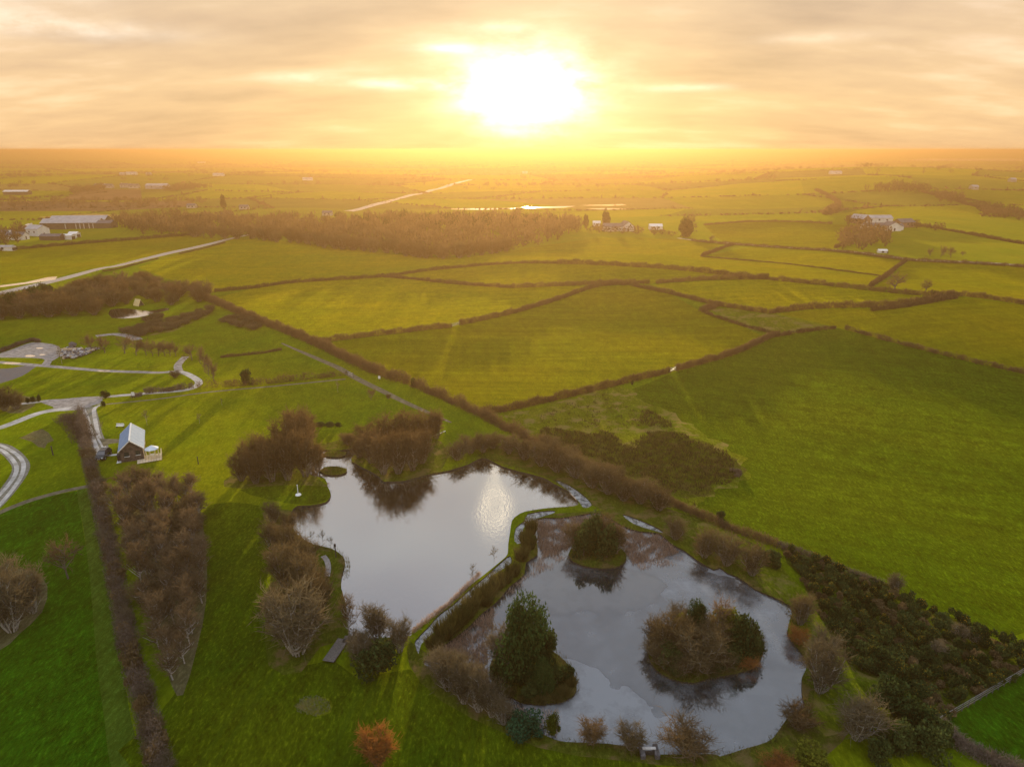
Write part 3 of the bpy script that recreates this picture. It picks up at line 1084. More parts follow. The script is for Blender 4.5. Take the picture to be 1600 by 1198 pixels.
row('willow', '378,757,40,55 400,762,45,58 425,760,50,75 450,757,45,80 478,752,50,85 497,742,34,55 415,735,45,60 445,728,50,75 470,715,50,80 482,695,35,52 390,740,40,55 462,690,42,50',
    'russet willow in the clump west of the marshy pond arm', 'bush', 'willows west of the pond arm')
row('willow', '580,730,45,60 600,748,45,70 622,748,50,75 645,742,45,70 660,730,40,60 575,705,45,45 610,705,50,60 640,700,50,60 668,695,45,55 682,690,30,50 562,720,35,40 546,700,34,26',
    'russet willow in the clump on the north shore of the open pond', 'bush', 'willows north of the open pond')
row('scrub', '715,725,40,35 735,715,45,35 755,712,35,35 770,705,30,30', 'low brown bush at the pond\'s grassy north corner', 'bush', 'low bushes at the north corner')
row('scrub', '795,715,40,38 820,725,45,42 845,735,45,45 870,745,50,50 900,755,50,50 925,770,50,50 950,780,50,50 975,790,45,42 1000,795,50,45 1030,805,45,45 860,712,40,32 890,728,40,32 960,760,40,34 1010,780,40,34',
    'hazy brown bush between the diagonal hedge and the ponds', 'bush', 'scrub along the diagonal hedge')
row('scrub', '1055,850,40,40 1100,880,48,52 1135,893,52,58 1175,908,48,58', 'round bare bush on the north east bank of the frozen pond', 'bush', 'bushes on the north east bank')
row('scrub', '440,1000,62,82 490,990,60,90 455,880,45,60 480,900,45,60 445,930,60,80 480,945,60,80 502,962,45,70 430,868,40,55 428,822,32,38 452,838,34,38',
    'bare bush on the west bank of the open pond', 'bush', 'bushes on the west bank')
row('grey', '700,1092,56,66 725,1112,56,75 748,1125,55,80 768,1132,50,62 787,1142,42,52 682,1062,46,50 712,1080,50,60', 'bare shrub in the row between lawn and reeds', 'bush', 'shrubs between lawn and reeds')
row('sapling', '470,832,14,24 488,846,12,18 505,852,16,26 517,857,14,20', 'thin bare sapling at the water\'s edge near the dark post', 'sapling', 'saplings on the west bank')
row('sapling', '739,909,20,28 772,880,16,28', 'thin bare sapling on the dam between the ponds', 'sapling', 'saplings on the dam')
at('grey', (466, 1046, 104, 128), 'large spreading bare bush at the lawn\'s edge left of the jetty', 'bush')
at('birch', (546, 996, 36, 66), 'slim bare birch at the water\'s edge above the jetty', 'tree')
at('dark', (592, 1066, 92, 62), 'dark grey-green bush right of the wooden jetty', 'bush')
row('grey', '590,1015,50,72 625,1030,48,62 565,1045,48,55 560,1025,40,40', 'bare grey shrub behind the dark bush by the jetty', 'bush', 'shrubs behind the dark bush')
at('rust', (590, 1212, 64, 72), 'bright orange-brown bush on the lawn at the bottom', 'bush')
at('laurel', (815, 1158, 80, 42), 'blue-green laurel at the south shore', 'bush')
at('yellow', (862, 1156, 32, 36), 'yellow-green shrub beside the laurel', 'bush')
at('willow', (925, 1174, 52, 46), 'small brown willow at the south shore nearest the laurel', 'bush')
at('scrub', (985, 1184, 52, 52), 'brown bush left of the small stone sluice', 'bush')
at('willow', (1075, 1196, 94, 64), 'large brown willow right of the small stone sluice', 'bush')
at('haw', (107, 904, 58, 68), 'round bare tree alone in the dark pasture', 'tree')
row('grey', '20,1000,74,112 52,968,58,84 8,960,60,90 -18,1010,50,80 -20,960,60,90', 'bare grey tree in the clump at the left edge', 'tree', 'trees in the left edge clump')
at('scrub', (1250, 985, 46, 60), 'grey-brown bush on the east bank where the path narrows', 'bush')
at('rust', (1247, 1015, 40, 34), 'rust coloured low bush on the east bank', 'bush')
at('grey', (1285, 1048, 54, 64), 'grey bare bush on the east bank above the tall grey one', 'bush')
at('grey', (1280, 1098, 74, 92), 'tall grey bare bush on the east bank of the frozen pond', 'bush')
at('willow', (1246, 1152, 68, 52), 'low red-brown willow at the south east corner of the frozen pond', 'bush')
at('grey', (1338, 1175, 84, 88), 'wide grey bare bush below the gorse thicket', 'bush')
at('rust', (1218, 1215, 60, 34), 'orange bush at the bottom edge', 'bush')
at('yellow', (1268, 1208, 76, 40), 'yellow-green bush at the bottom edge', 'bush')
at('dark', (1388, 1122, 84, 60), 'dark evergreen at the end of the frosty grass', 'bush')
at('yellow', (1372, 1152, 48, 44), 'yellow tinged evergreen beside the wide grey bush', 'bush')
row('dark', '1425,1160,80,62 1445,1195,80,62 1400,1195,70,62 1465,1172,60,50 1370,1205,60,50', 'dark evergreen in the corner mass below the gorse', 'bush', 'evergreens in the south east corner')
row('dark', '1208,893,36,34 1196,885,22,26', 'dark evergreen on the grass bank by the hedge bend', 'bush', 'evergreens on the grass bank')
# islands
at('dark', (924, 866, 60, 62), 'rounded dark evergreen topping the smallest island', 'bush')
at('dark', (912, 878, 48, 52), 'dark evergreen at the front left of the smallest island', 'bush')
at('dark', (948, 882, 54, 58), 'dark evergreen at the front right of the smallest island', 'bush')
row('scrub', '962,872,40,58 898,866,36,48 940,858,44,56', 'brown bush around the evergreens on the smallest island', 'bush', 'bushes on the smallest island')
at('broad', (815, 1056, 128, 118), 'tall green pine on the long south west island', 'tree')
at('dark', (852, 1058, 58, 70), 'dark evergreen beside the pine on the south west island', 'bush')
at('grey', (785, 1058, 54, 76), 'grey bare bush left of the pine on the south west island', 'bush')
at('broad', (846, 1084, 50, 54), 'small bright pine at the front of the south west island', 'tree')
at('dark', (812, 1082, 56, 52), 'dark evergreen at the foot of the tall pine', 'bush')
at('broad', (1088, 1000, 58, 60), 'green pine at the back of the round eastern island', 'tree')
at('yellow', (1062, 1004, 32, 44), 'yellow-green shrub left of the pine on the eastern island', 'bush')
at('scrub', (1038, 1030, 56, 68), 'olive brown bush on the left side of the eastern island', 'bush')
at('scrub', (1090, 1062, 88, 76), 'large red-brown bare bush at the front of the eastern island', 'bush')
at('dark', (1158, 1040, 70, 72), 'rounded dark evergreen on the right of the eastern island', 'bush')
at('yellow', (1138, 1012, 66, 60), 'broad yellow-topped evergreen on the right of the eastern island', 'bush')
at('dark', (1176, 1038, 42, 52), 'dark evergreen at the right tip of the eastern island', 'bush')
at('haw', (1122, 1000, 50, 66), 'bare tree behind the pine on the eastern island', 'tree')
at('dark', (1048, 1052, 62, 44), 'dark low evergreen at the front left of the eastern island', 'bush')
at('rust', (1166, 1046, 44, 24), 'rusty low bush at the front right of the eastern island', 'bush')
row('scrub', '1022,1036,46,44 1040,1056,46,40 1066,1064,46,42 1100,1062,50,44 1130,1056,50,46 1112,1030,60,66 1070,1030,56,64 1180,1026,34,40 1022,1014,40,46', 'olive brown bush filling the low dome of the eastern island', 'bush', 'bushes filling the eastern island')
row('dark', '1056,1060,40,30 1142,1050,46,42 1118,1060,36,28', 'dark low evergreen on the front rim of the eastern island', 'bush', 'evergreens on the eastern island rim')
row('dark', '782,1076,44,40 870,1080,44,40 830,1094,40,26 890,1066,28,26', 'dark low evergreen on the rim of the south west island', 'bush', 'evergreens on the south west island rim')
at('grey', (1060, 990, 40, 46), 'thin grey bush at the back left of the eastern island', 'bush')
row('tussock', '826,862,30,32 815,880,30,30 802,904,30,30 778,924,38,30 752,945,40,34 736,960,38,34 716,984,44,38 696,1005,44,38 680,1018,40,28 830,838,24,34 790,915,30,26 765,935,34,28 728,972,38,30 706,994,40,32 760,950,30,26 820,850,24,24',
    'brown grass tussock along the dam between the two ponds', 'grass tussock', 'tussocks along the dam')
row('tussock', '884,1090,28,18 893,1075,24,20 870,1096,30,14 845,1098,30,12 820,1096,30,12 796,1088,26,14 880,1060,24,24', 'golden grass tussock on the rim of the south west island', 'grass tussock', 'tussocks on the south west island')
# orchard rows, single trees
row('haw', '143,546,28,27 164,551,34,30 195,552,36,30 213,555,30,28 229,555,28,27 239,556,27,26 248,556,27,26 258,556,27,26 266,556,24,24 275,556,22,22',
    'round crowned bare tree in the orchard row above the gravel path', 'tree', 'trees of the orchard row')
row('haw', '300,563,28,26 313,568,18,30 320,577,20,28 326,585,20,28 334,596,22,30', 'bare tree in the short row beside the bending path', 'tree', 'trees of the short path row')
at('sapling', (97, 569, 12, 32), 'thin bare tree in front of the rubble heap', 'tree')
at('dark', (385, 603, 27, 26), 'round dark evergreen standing on the hedge line', 'bush')
at('dark', (165, 624, 20, 14), 'dark leaning shrub at the track junction', 'bush')
at('dark', (162, 636, 9, 10), 'small dark shrub at the head of the driveway', 'bush')
at('scrub', (274, 592, 20, 14), 'dark bush inside the track bend', 'bush')
row('scrub', '8,645,36,42 26,642,28,32 -10,650,34,40', 'brown bush in the clump at the left edge beside the track', 'bush', 'bushes by the left track')
row('dark', '44,630,10,9 52,629,10,10 62,628,8,12', 'small dark shrub on the verge left of the junction', 'bush', 'verge shrubs')
row('sapling', '528,613,8,20 347,634,6,13 230,664,14,26 312,662,10,18 160,672,8,16', 'thin sapling on the grass beyond the cottage', 'sapling', 'saplings on the grass')
at('haw', (580, 625, 16, 20), 'small bare tree on the grass beside the farm track', 'tree')
at('scrub', (607, 624, 9, 9), 'small dark bush at the edge of the farm track', 'bush')
at('oldtree', (1396, 456, 30, 34), 'bare field tree at the hedge corner, the taller of a pair', 'tree')
at('oldtree', (1445, 458, 22, 24), 'bare round field tree right of the taller one', 'tree')
row('haw', '1453,401,10,14 1470,402,16,20 1485,402,18,18 1504,400,10,8', 'hazy bare tree along the far lane below the white farm', 'tree', 'trees along the far lane')
at('dark', (1072, 372, 36, 30), 'large dark evergreen beside the far lane', 'tree')
at('haw', (1078, 369, 24, 40), 'hazy bare tree behind the large dark evergreen', 'tree')
at('fir', (946, 354, 26, 24), 'dark fir left of the far houses', 'tree')
at('fir', (915, 357, 18, 22), 'dark slim fir at the wood\'s right end', 'tree')
at('fir', (350, 328, 18, 24), 'pointed dark fir rising from the far wood\'s left end', 'tree')
at('haw', (1112, 379, 12, 12), 'small bare tree at the lane corner', 'tree')
at('dark', (988, 602, 6, 9), 'small dark bush on the olive field hedge', 'bush')
at('dark', (646, 606, 10, 16), 'dark holly standing up in the diagonal hedge', 'bush')
at('grey', (1396, 928, 30, 30), 'grey bare bush at the upper edge of the gorse', 'bush')
row('grey', '1500,1002,34,26 1520,1008,30,22 1465,1030,30,28', 'pale bare bush standing in the gorse', 'bush', 'pale bushes in the gorse')
at('dark', (1125, 818, 24, 20), 'dark evergreen tuft on the hedge below the big field', 'bush')
row('dark', '500,668,20,9 515,668,20,9 528,668,16,8', 'dark low bush by the small marsh meadow', 'bush', 'low bushes by the marsh meadow')

# gorse thicket
gp = PL('1222,862 1290,884 1370,916 1425,946 1495,968 1562,1004 1610,1015 1600,1048 1555,1076 1500,1108 1458,1135 1440,1128 1425,1080 1388,1064 1350,1050 1330,1038 1310,1008 1292,976 1270,938 1254,900 1230,880')
pts = scatter(gp, 1.25, 5, 298)
for i, q in enumerate(pts):
    if random.random() < .78:
        plant('gorse', (q[0], q[1], hgt(*q)), random.uniform(.9, 1.5), random.uniform(1.0, 2.1), 'dark gorse bush in the thicket beside the big green field', 'gorse bush', 'gorse bushes of the thicket')
    else:
        plant('bracken', (q[0], q[1], hgt(*q)), random.uniform(.8, 1.3), random.uniform(.7, 1.5), 'brown bramble bush in the gorse thicket', 'bramble', 'brambles in the thicket')

# left wood and its evergreens
wp = PL('0,482 60,470 150,450 215,440 255,450 320,462 328,472 260,478 240,470 205,474 165,484 150,492 0,500 -60,505 -60,480')
for q in scatter(wp, 5.2, 8, 190):
    k = random.choice(['willow', 'scrub', 'scrub', 'haw', 'willow'])
    if q[0] < -190 and random.random() < .25:
        k = 'dark'
    plant(k, (q[0], q[1], hgt(*q)), random.uniform(3.2, 4.8), random.uniform(5, 8.0), 'dark evergreen in the wood at the left edge' if k == 'dark' else 'bare tree in the wood at the left edge', 'tree',
          'evergreens of the left wood' if k == 'dark' else 'trees of the left wood')
for s, g in (('190,519 240,505 300,492 330,482 332,488 305,500 268,516 215,526', 'upper'), ('345,502 380,496 410,512 392,517', 'small'), ('222,502 250,493 252,498 232,504', 'little')):
    for q in scatter(PL(s), 2.6, 4, 90):
        plant('scrub', (q[0], q[1], hgt(*q)), random.uniform(1.6, 2.4), random.uniform(1.2, 2.2), 'low brown scrub in the curved thickets above the orchard', 'bush', 'scrub in the curved thickets')


# ------------------------------------------------------------------ hedges, each one mesh
def hedge(px, hh, ww, label, mat='hedge', dens=1.0, gaps=0.0, name='hedge', rag=.25):
    pts = smooth_line(PL(px) if isinstance(px, str) else px, 4)
    V0, V1, W = [], [], []
    for a, b in zip(pts[:-1], pts[1:]):
        L = (b - a).length
        mid = (a + b) / 2
        s = mpp(mid)[0]
        tw = max(.045, s * .55)
        ln = max(.55, s * 2.0)
        area = 2.6 * (hh + ww) * L
        n = int(min(9000, dens * area / (.5 * tw * ln)))
        if n < 1: continue
        t = rng.random(n)
        t = t[rng.random(n) < .72 + .28 * np.sin(t * L * .33 + mid.x * .7) * np.sin(t * L * 1.1 + mid.y)]
        n = len(t)
        if gaps:
            ph = rng.random() * 6
            t = t[(np.sin(t * L * .9 + ph) + rng.normal(size=n) * .5) > -1 + gaps]
            n = len(t)
        d = np.array(b - a) / L
        side = np.array([-d[1], d[0], 0])
        side /= np.linalg.norm(side)
        u = np.clip(rng.normal(size=n) * .45, -1, 1)
        top = hh * (1 + rag * np.sin(t * L * .6 + mid.x) * .6 + rag * .5 * np.sin(t * L * .17 + mid.y) + rag * .5 * rng.normal(size=n))
        z = np.maximum(0.02, rng.random(n) ** .75 * top * (1 - .3 * u * u) - ln * .45)
        base = np.array(a) + np.outer(t, np.array(b - a)) + np.outer(u * ww * .5, side)
        base[:, 2] += z
        dr = rdir(n, .9)
        V0.append(base)
        V1.append(base + dr * ln * rng.uniform(.6, 1.2, size=(n, 1)))
        W.append(np.full(n, tw) * rng.uniform(.7, 1.4, n))
    if not V0: return None
    o = np.array(pts[0])
    v, t = slivers(np.concatenate(V0) - o, np.concatenate(V1) - o, np.concatenate(W))
    ob = link(name, tri_mesh(name, v, t, [G[mat]]))
    ob.location = o
    return tag(ob, label, 'hedge')


hedge('126,648 133,690 143,735 156,790 170,850 190,950 204,1020 225,1100 255,1215', 1.7, 2.6, 'thick bramble hedge running down beside the plantation', 'bramble', .7, rag=.8)
hedge('100,652 112,660 124,672 134,690', 1.2, 5.0, 'broad bramble bank at the top of the plantation hedge', 'bramble', .6)
hedge('322,468 400,501 450,521 495,540 550,567 600,588 640,600', 2.8, 3.0, 'tall brown hedge, upper half of the long diagonal line')
hedge('644,602 675,615 725,637 775,662 800,675 850,700 875,712 962,750', 2.0, 2.6, 'ragged brown hedge, middle of the long diagonal line', rag=.5)
hedge('962,750 1010,766 1070,797 1112,815 1150,831 1215,853', 1.4, 1.8, 'low brown hedge between the ponds\' bank and the big field')
hedge('1215,853 1262,872 1330,900 1380,918', 1.2, 1.8, 'low dark hedge along the top edge of the gorse', 'bramble')
hedge('752,647 800,640 888,620 970,600 1046,582', 1.9, 1.8, 'trimmed brown hedge between olive field and rushy corner', rag=.24)
hedge('1056,579 1100,567 1150,552 1200,529 1218,523', 1.9, 1.8, 'trimmed brown hedge right of the field gate', rag=.24)
hedge('500,536 600,523 706,511', 1.9, 1.8, 'trimmed hedge left of the gap below the bright field', rag=.24)
hedge('718,508 800,490 880,466 935,448 985,445', 1.9, 1.8, 'trimmed hedge climbing over the hill crest', rag=.24)
hedge('985,446 1050,460 1110,475 1150,482 1198,489', 1.7, 1.8, 'trimmed hedge running down from the hill crest to the right', rag=.24)
hedge('1200,490 1275,482 1350,480 1420,476 1490,463', 2.2, 2.2, 'dark curved hedge below the bright right hand field', rag=.24)
hedge('1360,486 1420,479 1495,466', 1.6, 1.6, 'second hedge of the curved double line')
hedge('1025,443 1100,438 1200,436', 1.9, 1.8, 'hedge along the top of the bright right hand field')
hedge('800,450 870,447 960,443 1015,443', 1.8, 1.8, 'hedge behind the hill crest, left part')
hedge('1200,437 1290,446 1380,456 1450,462 1520,464 1600,476 1700,490', 1.9, 2.0, 'long hedge passing the two bare field trees')
hedge('870,412 960,415 1060,422 1150,432 1200,437', 2.2, 2.4, 'long hazy hedge across the middle distance')
hedge('600,433 700,443 800,450', 1.6, 1.8, 'hazy hedge above the bright field, lower branch')
hedge('600,433 690,421 800,412 870,412', 1.6, 1.8, 'hazy hedge above the bright field, upper branch')
hedge('335,456 400,450 470,441 600,433', 1.6, 1.8, 'hazy hedge above the bright field, left part')
hedge('1415,408 1390,428 1360,448', 1.8, 2.2, 'short hedge between the two right hand middle fields')
hedge('1080,377 1150,383 1250,390 1330,396 1412,407 1500,412 1600,418 1700,428', 1.8, 2.0, 'hedge along the far lane')
hedge('1145,383 1120,392 1096,401', 1.8, 2.0, 'short hedge running down from the far lane')
hedge('1096,401 1200,410 1290,420 1380,432', .7, 1.2, 'faint hedge line across the far right field')
hedge('1320,514 1400,536 1500,561 1600,584 1720,612', 1.4, 1.5, 'dark gappy hedge along the top of the big field', dens=.8, gaps=.3)
hedge('1200,528 1260,518 1305,513', 1.2, 1.8, 'broken hedge at the corner of the big field', gaps=.4)
hedge('1096,487 1110,482 1120,477', 1.8, 4, 'scrubby hedge end by the rough corner')
hedge('1098,488 1150,506 1198,519 1218,522', 1.1, 1.6, 'low hedge beside the rough corner', gaps=.2)
hedge('306,606 350,604 400,601 470,594 543,586', 1.9, 1.3, 'thin upright hedge with light showing through, right of the round evergreen', dens=.55, gaps=.25)
hedge('225,615 262,611 303,606', 1.5, 1.6, 'dark hedge beside the pale track', 'bramble', gaps=.3)
hedge('205,620 222,618', 1.0, 2.0, 'short dark hedge near the white notice post', 'bramble')
hedge('0,551 25,541 50,533 62,535', 1.2, 1.6, 'dark low hedge behind the gravel yard', 'bramble')
hedge('345,559 375,556 410,552 440,547', .9, 1.0, 'thin hedge above the upright hedge')
hedge('1320,360 1340,357 1352,362 1330,375 1305,388', 2.0, 2.0, 'hedge up the farm lane')
hedge('1425,352 1500,364 1600,382 1700,398', 2.2, 2.4, 'hedge running right from the white farm')
hedge('1100,352 1170,347 1240,347 1300,350', 1.6, 2.0, 'hedge over the rounded field')
hedge('1275,298 1300,310 1310,322 1290,335', 3, 6, 'scrubby hedge up the far hillside')
hedge('1440,300 1480,310 1520,322 1600,335', 3, 5, 'wooded hedge down the right side of the far hill')
hedge('0,392 60,387 140,380 180,377 300,367', 2.0, 2.4, 'hedge below the left farm sheds')
hedge('160,424 190,419 248,404', .7, 1.2, 'hedge along the pale road, left part')
hedge('280,397 312,390 352,379', .8, 1.4, 'hedge along the pale road, right part')
hedge('1458,1135 1500,1165 1560,1195 1640,1235', 1.4, 2.6, 'dark hedge below the bottom right pasture', 'bramble')
hedge('1140,735 1155,738 1150,745', .6, 1.2, 'small bramble tuft at the rush bed\'s end', 'bramble', name='bramble_tuft')
hedge('750,898 735,912 700,945 665,972 645,988', .7, .7, 'line of dry reeds on the dam edge of the open pond', 'reed', .9)

hl = smooth_line(PL('138,712 146,742 157,790 171,850 191,950 205,1020 226,1100 252,1205'), 7)
for p in hl:
    q = (p.x + random.uniform(-.8, .8), p.y)
    plant(random.choice(['grey', 'bracken', 'scrub']), (q[0], q[1], hgt(*q)), random.uniform(.9, 1.5), random.uniform(1.3, 2.5), 'brown shrub growing up through the plantation hedge', 'bush', 'shrubs in the plantation hedge')
# far hedgerows of the patchwork
n_far = 0
restV0, restV1, restW = [], [], []
for p, q, kd in far_edges:
    a, b = Vector((p.x, p.y, hgt(p.x, p.y))), Vector((q.x, q.y, hgt(q.x, q.y)))
    m = (a + b) / 2
    if random.random() < .22 or abs(m.x) > m.y * .82: continue
    n = int(70 + m.length * .015)
    t = rng.random(n)
    base = np.array(a) + np.outer(t, np.array(b - a)) + rng.normal(size=(n, 3)) * [1.2, 1.2, 0]
    s = mpp(m)[0]
    big = rng.random(n) < .04
    ln = np.where(big, 5.0, 1.8) * (1 + s * .2)
    restV0.append(base)
    restV1.append(base + rdir(n, 1.1) * ln[:, None])
    restW.append(np.full(n, .0) + (a - b).length / n * 2.2)
v, t = slivers(np.concatenate(restV0), np.concatenate(restV1), np.concatenate(restW))
tag(link('far_hedgerows', tri_mesh('far_hedgerows', v, t, [G['farwood']])), 'hazy hedgerows dividing the far fields up to the horizon', 'hedgerows', kind='stuff')


def wood(name, pts_h, label, mat='farwood', n_tri=80):
    V0, V1, W = [], [], []
    for x, y, rad, hh in pts_h:
        z0 = hgt(x, y)
        n = n_tri
        d = rdir(n)
        c = np.array([x, y, z0 + hh * .58]) + d * [rad, rad, hh * .42] * rng.uniform(.4, 1, size=(n, 1))
        V0.append(c - [0, 0, hh * .1])
        V1.append(c + rdir(n, .9) * hh * .22)
        W.append(rng.uniform(.10, .22, n) * rad)
        m = 5
        V0.append(np.tile([x, y, z0], (m, 1)) + rng.normal(size=(m, 3)) * [.4, .4, 0])
        V1.append(np.array([x, y, z0 + hh * .7]) + rng.normal(size=(m, 3)) * [rad * .4, rad * .4, .5])
        W.append(np.full(m, .5))
    v, t = slivers(np.concatenate(V0), np.concatenate(V1), np.concatenate(W))
    return tag(link(name, tri_mesh(name, v, t, [G[mat]])), label, 'wood', kind='stuff')


fw = PL('320,372 400,375 500,386 575,393 640,400 725,403 800,391 850,383 905,362 900,350 800,346 600,348 500,352 400,348 300,345 190,356 230,368')
pw = scatter(fw, 11, 12, 760)
wood('woodland', [(x, y, random.uniform(4, 7.5), random.uniform(6, 14)) for x, y in pw], 'long brown winter wood across the middle distance', n_tri=100)
wood('evergreen_woodland', [(x, y, random.uniform(3.5, 5.5), random.uniform(9, 14)) for x, y in scatter(PL('530,352 720,350 800,350 890,352 880,360 700,368 560,362'), 15, 3, 70)], 'dark evergreens among the brown wood', 'farwood_dark')
# front edge trees of the wood, one by one
edge = smooth_line(PL('300,370 400,375 500,386 575,393 640,400 725,403 790,393'), 8)
for i, p in enumerate(edge):
    q = (p.x + random.uniform(-3, 3), p.y + random.uniform(-2, 5))
    plant(random.choice(['haw', 'scrub', 'willow']), (q[0], q[1], hgt(*q)), random.uniform(4, 6), random.uniform(7, 10), 'bare tree on the near edge of the long brown wood', 'tree', 'edge trees of the long wood')
farclumps = [('1345,300 1400,293 1440,298 1450,303 1395,301', 'dark wood on top of the far right hill', 12), ('1460,305 1500,312 1505,320 1470,316', 'wood on the far hill\'s right flank', 10),
             ('1310,370 1350,362 1382,368 1385,385 1340,392 1316,390', 'brown copse below the white farm', 9), ('1520,320 1570,325 1610,335 1600,345 1545,338', 'dark scrub wood on the right hand far slope', 7),
             ('1300,328 1312,322 1306,335 1290,338', 'scrubby copse on the far hill\'s left side', 8), ('178,346 260,340 330,348 330,364 240,364 185,358', 'brown wood right of the long barn', 10),
             ('0,316 80,314 300,314 330,318 300,321 0,325', 'dark belt of trees beyond the left farm', 8), ('110,300 160,294 165,297 115,304', 'trees beside the far left houses', 9),
             ('255,298 300,292 330,294 270,300', 'trees right of the far left houses', 9), ('0,370 30,362 34,378 0,385', 'dark trees at the left edge farm', 8),
             ('1350,345 1342,352 1320,355 1330,345', 'trees left of the white farm', 8), ('1402,350 1430,352 1470,358 1465,361 1425,357', 'trees right of the white farm', 6),
             ('910,362 950,356 1040,366 1060,370 990,366', 'low trees around the far houses', 5)]
for i, (s, lb, hh) in enumerate(farclumps):
    pg = PL(s)
    pt = scatter(pg, 8, 20 + i, 60)
    if pt:
        wood('copse', [(x, y, random.uniform(3.5, 6), random.uniform(.7, 1.1) * hh) for x, y in pt], lb, 'farwood', 60)
pt = []
for _ in range(420):
    y = random.uniform(1100, 5200)
    x = random.uniform(-.8, .8) * y
    for k in range(random.randint(2, 7)):
        xx, yy = x + random.gauss(0, 40), y + random.gauss(0, 12)
        pt.append((xx, yy, random.uniform(4, 7), random.uniform(5, 9)))
wood('far_woods', pt, 'hazy tree belts scattered over the far plain', 'farwood', 45)


# ------------------------------------------------------------------ reeds, rushes, grass stems
def blades(name, polys, per_m2, hh, w, mat, label, z0=0.0, lean=.25, clump=0.0, tuftn=1):
    V0, V1 = [], []
    for poly in polys:
        xs, ys = [p.x for p in poly], [p.y for p in poly]
        x0, x1, y0, y1 = min(xs), max(xs), min(ys), max(ys)
        n = int((x1 - x0) * (y1 - y0) * per_m2)
        q = np.stack([rng.uniform(x0, x1, n), rng.uniform(y0, y1, n)], 1)
        if clump:
            f = np.sin(q[:, 0] * 1.3 + np.sin(q[:, 1] * .9) * 1.5) * np.sin(q[:, 1] * 1.1 + np.sin(q[:, 0] * .7) * 1.7) + rng.normal(size=n) * .35
            q = q[f > clump]
        q = np.array([p for p in q if inside(p, poly)])
        if not len(q): continue
        if tuftn > 1:
            q = np.repeat(q, tuftn, axis=0) + rng.normal(size=(len(q) * tuftn, 2)) * .16
        z = np.array([hgt(a, b) for a, b in q]) + z0
        b = np.column_stack([q, z])
        V0.append(b)
        V1.append(b + np.column_stack([rng.normal(size=len(q)) * lean * hh, rng.normal(size=len(q)) * lean * hh, rng.uniform(.6, 1.15, len(q)) * hh]))
    v, t = slivers(np.concatenate(V0), np.concatenate(V1), rng.uniform(.6, 1.4, sum(len(a) for a in V0)) * w)
    return tag(link(name, tri_mesh(name, v, t, [G[mat]])), label, name.replace('_', ' '), kind='stuff')


RE1 = PL('838,812 875,810 908,806 937,803 970,822 1000,832 1030,834 1050,852 1062,862 1030,872 990,880 970,850 930,840 890,852 880,862 850,868 841,850')
RE2 = PL('668,1028 690,1010 712,996 733,980 756,958 772,948 770,985 762,1020 762,1050 772,1085 740,1062 700,1050')
RE3 = PL('785,930 795,918 812,906 824,890 842,868 870,862 885,868 860,888 830,905 800,925')
RE4 = PL('770,1085 800,1100 850,1106 880,1108 870,1150 840,1138 800,1118')
blades('reeds', [RE1, RE2], 74, .6, .075, 'reed', 'pinkish dead reeds standing in the frozen pond', -.25, clump=-.55, lean=.4)
blades('sparse_reeds', [RE3, RE4, PL('985,868 1030,866 1075,868 1060,880 1000,888')], 40, .55, .06, 'reed', 'sparse reed stubble along the ice edge', -.25, clump=-.1)
blades('channel_reeds', [PL('862,797 825,802 820,813 806,824 804,845 814,848 818,824 838,810 866,801'), PL('786,875 797,868 798,880 775,895 766,905 750,925 726,946 718,966 698,970 676,989 658,1006 654,1021 649,1008 650,999 670,978 686,960 708,944 733,921 760,899'), PL('866,749 890,758 915,776 925,789 912,793 905,784 890,768'), PL('972,803 1000,812 1030,826 1036,832 1020,828 990,818')], 30, .4, .05, 'tus', 'dark grass tufts breaking the white channel ice', -.18, clump=.15)
blades('marsh_reeds', [PL('484,710 495,703 545,702 566,698 555,712 552,722 575,735 590,748 560,742 520,745 500,742 486,740')], 14, .6, .05, 'tus', 'dark reed tufts in the marshy pond arm', -.25, clump=.25)
blades('rushes', [fray(PL('848,676 900,670 940,673 960,676 990,698 1010,690 1030,676 1070,684 1100,694 1130,712 1150,726 1155,738 1125,751 1110,767 1075,774 1040,765 1005,750 962,737 937,725 890,712 860,695'), 2.2),
                  PL('1000,643 1015,640 1030,650 1050,660 1052,668 1025,668 1000,665')], 15, .7, .12, 'rush', 'dark rush bed in the rough corner of the field', clump=-.55, lean=.35)
blades('scattered_rushes', [PL('850,640 940,614 980,630 1000,645 1000,668 960,676 880,668 840,660'), PL('1060,770 1110,770 1100,790 1080,792'), PL('870,712 940,740 1000,765 960,745 900,715')], 7, .6, .11, 'rush', 'scattered dark rushes above the rush bed', clump=.45, lean=.35)
blades('bank_grass_stems', [ribbon(smooth_line(PL('125,660 140,735 150,790 163,850 182,950 196,1020 216,1100 240,1210')), 1.3)], 26, .5, .05, 'pale', 'pale dry grass along the plantation hedge')
blades('brash_patch', [fray(ell(490, 1103, 26, 14), .3, .5, 3)], 70, .22, .06, 'pale', 'oval patch of pale cut stems on the lawn', lean=.6)
shore = [ribbon(smooth_line(PL('509,786 485,791 462,793')), .8), ribbon(smooth_line(PL('456,818 466,837 490,852 517,858 536,870 541,884 536,900')), 1.2),
         ribbon(smooth_line(PL('640,752 672,742 700,735 745,716 765,716 800,731 850,744 892,767')), 1.2), ribbon(smooth_line(PL('870,1158 950,1164 1020,1182 1110,1182 1160,1174 1205,1160 1236,1120')), 1.0),
         ribbon(smooth_line(PL('1262,1035 1243,1006 1240,960 1210,930 1180,917 1140,892 1090,872')), 1.2), ribbon(smooth_line(PL('905,786 870,794 822,800')), .7),
         ribbon(smooth_loop(ISL_C), .9), ribbon(smooth_loop(ISL_B), .9), ribbon(smooth_loop(ISL_A), .8)]
blades('shore_grass', shore, 24, .5, .05, 'tus', 'brown grass fringe round the pond shores')
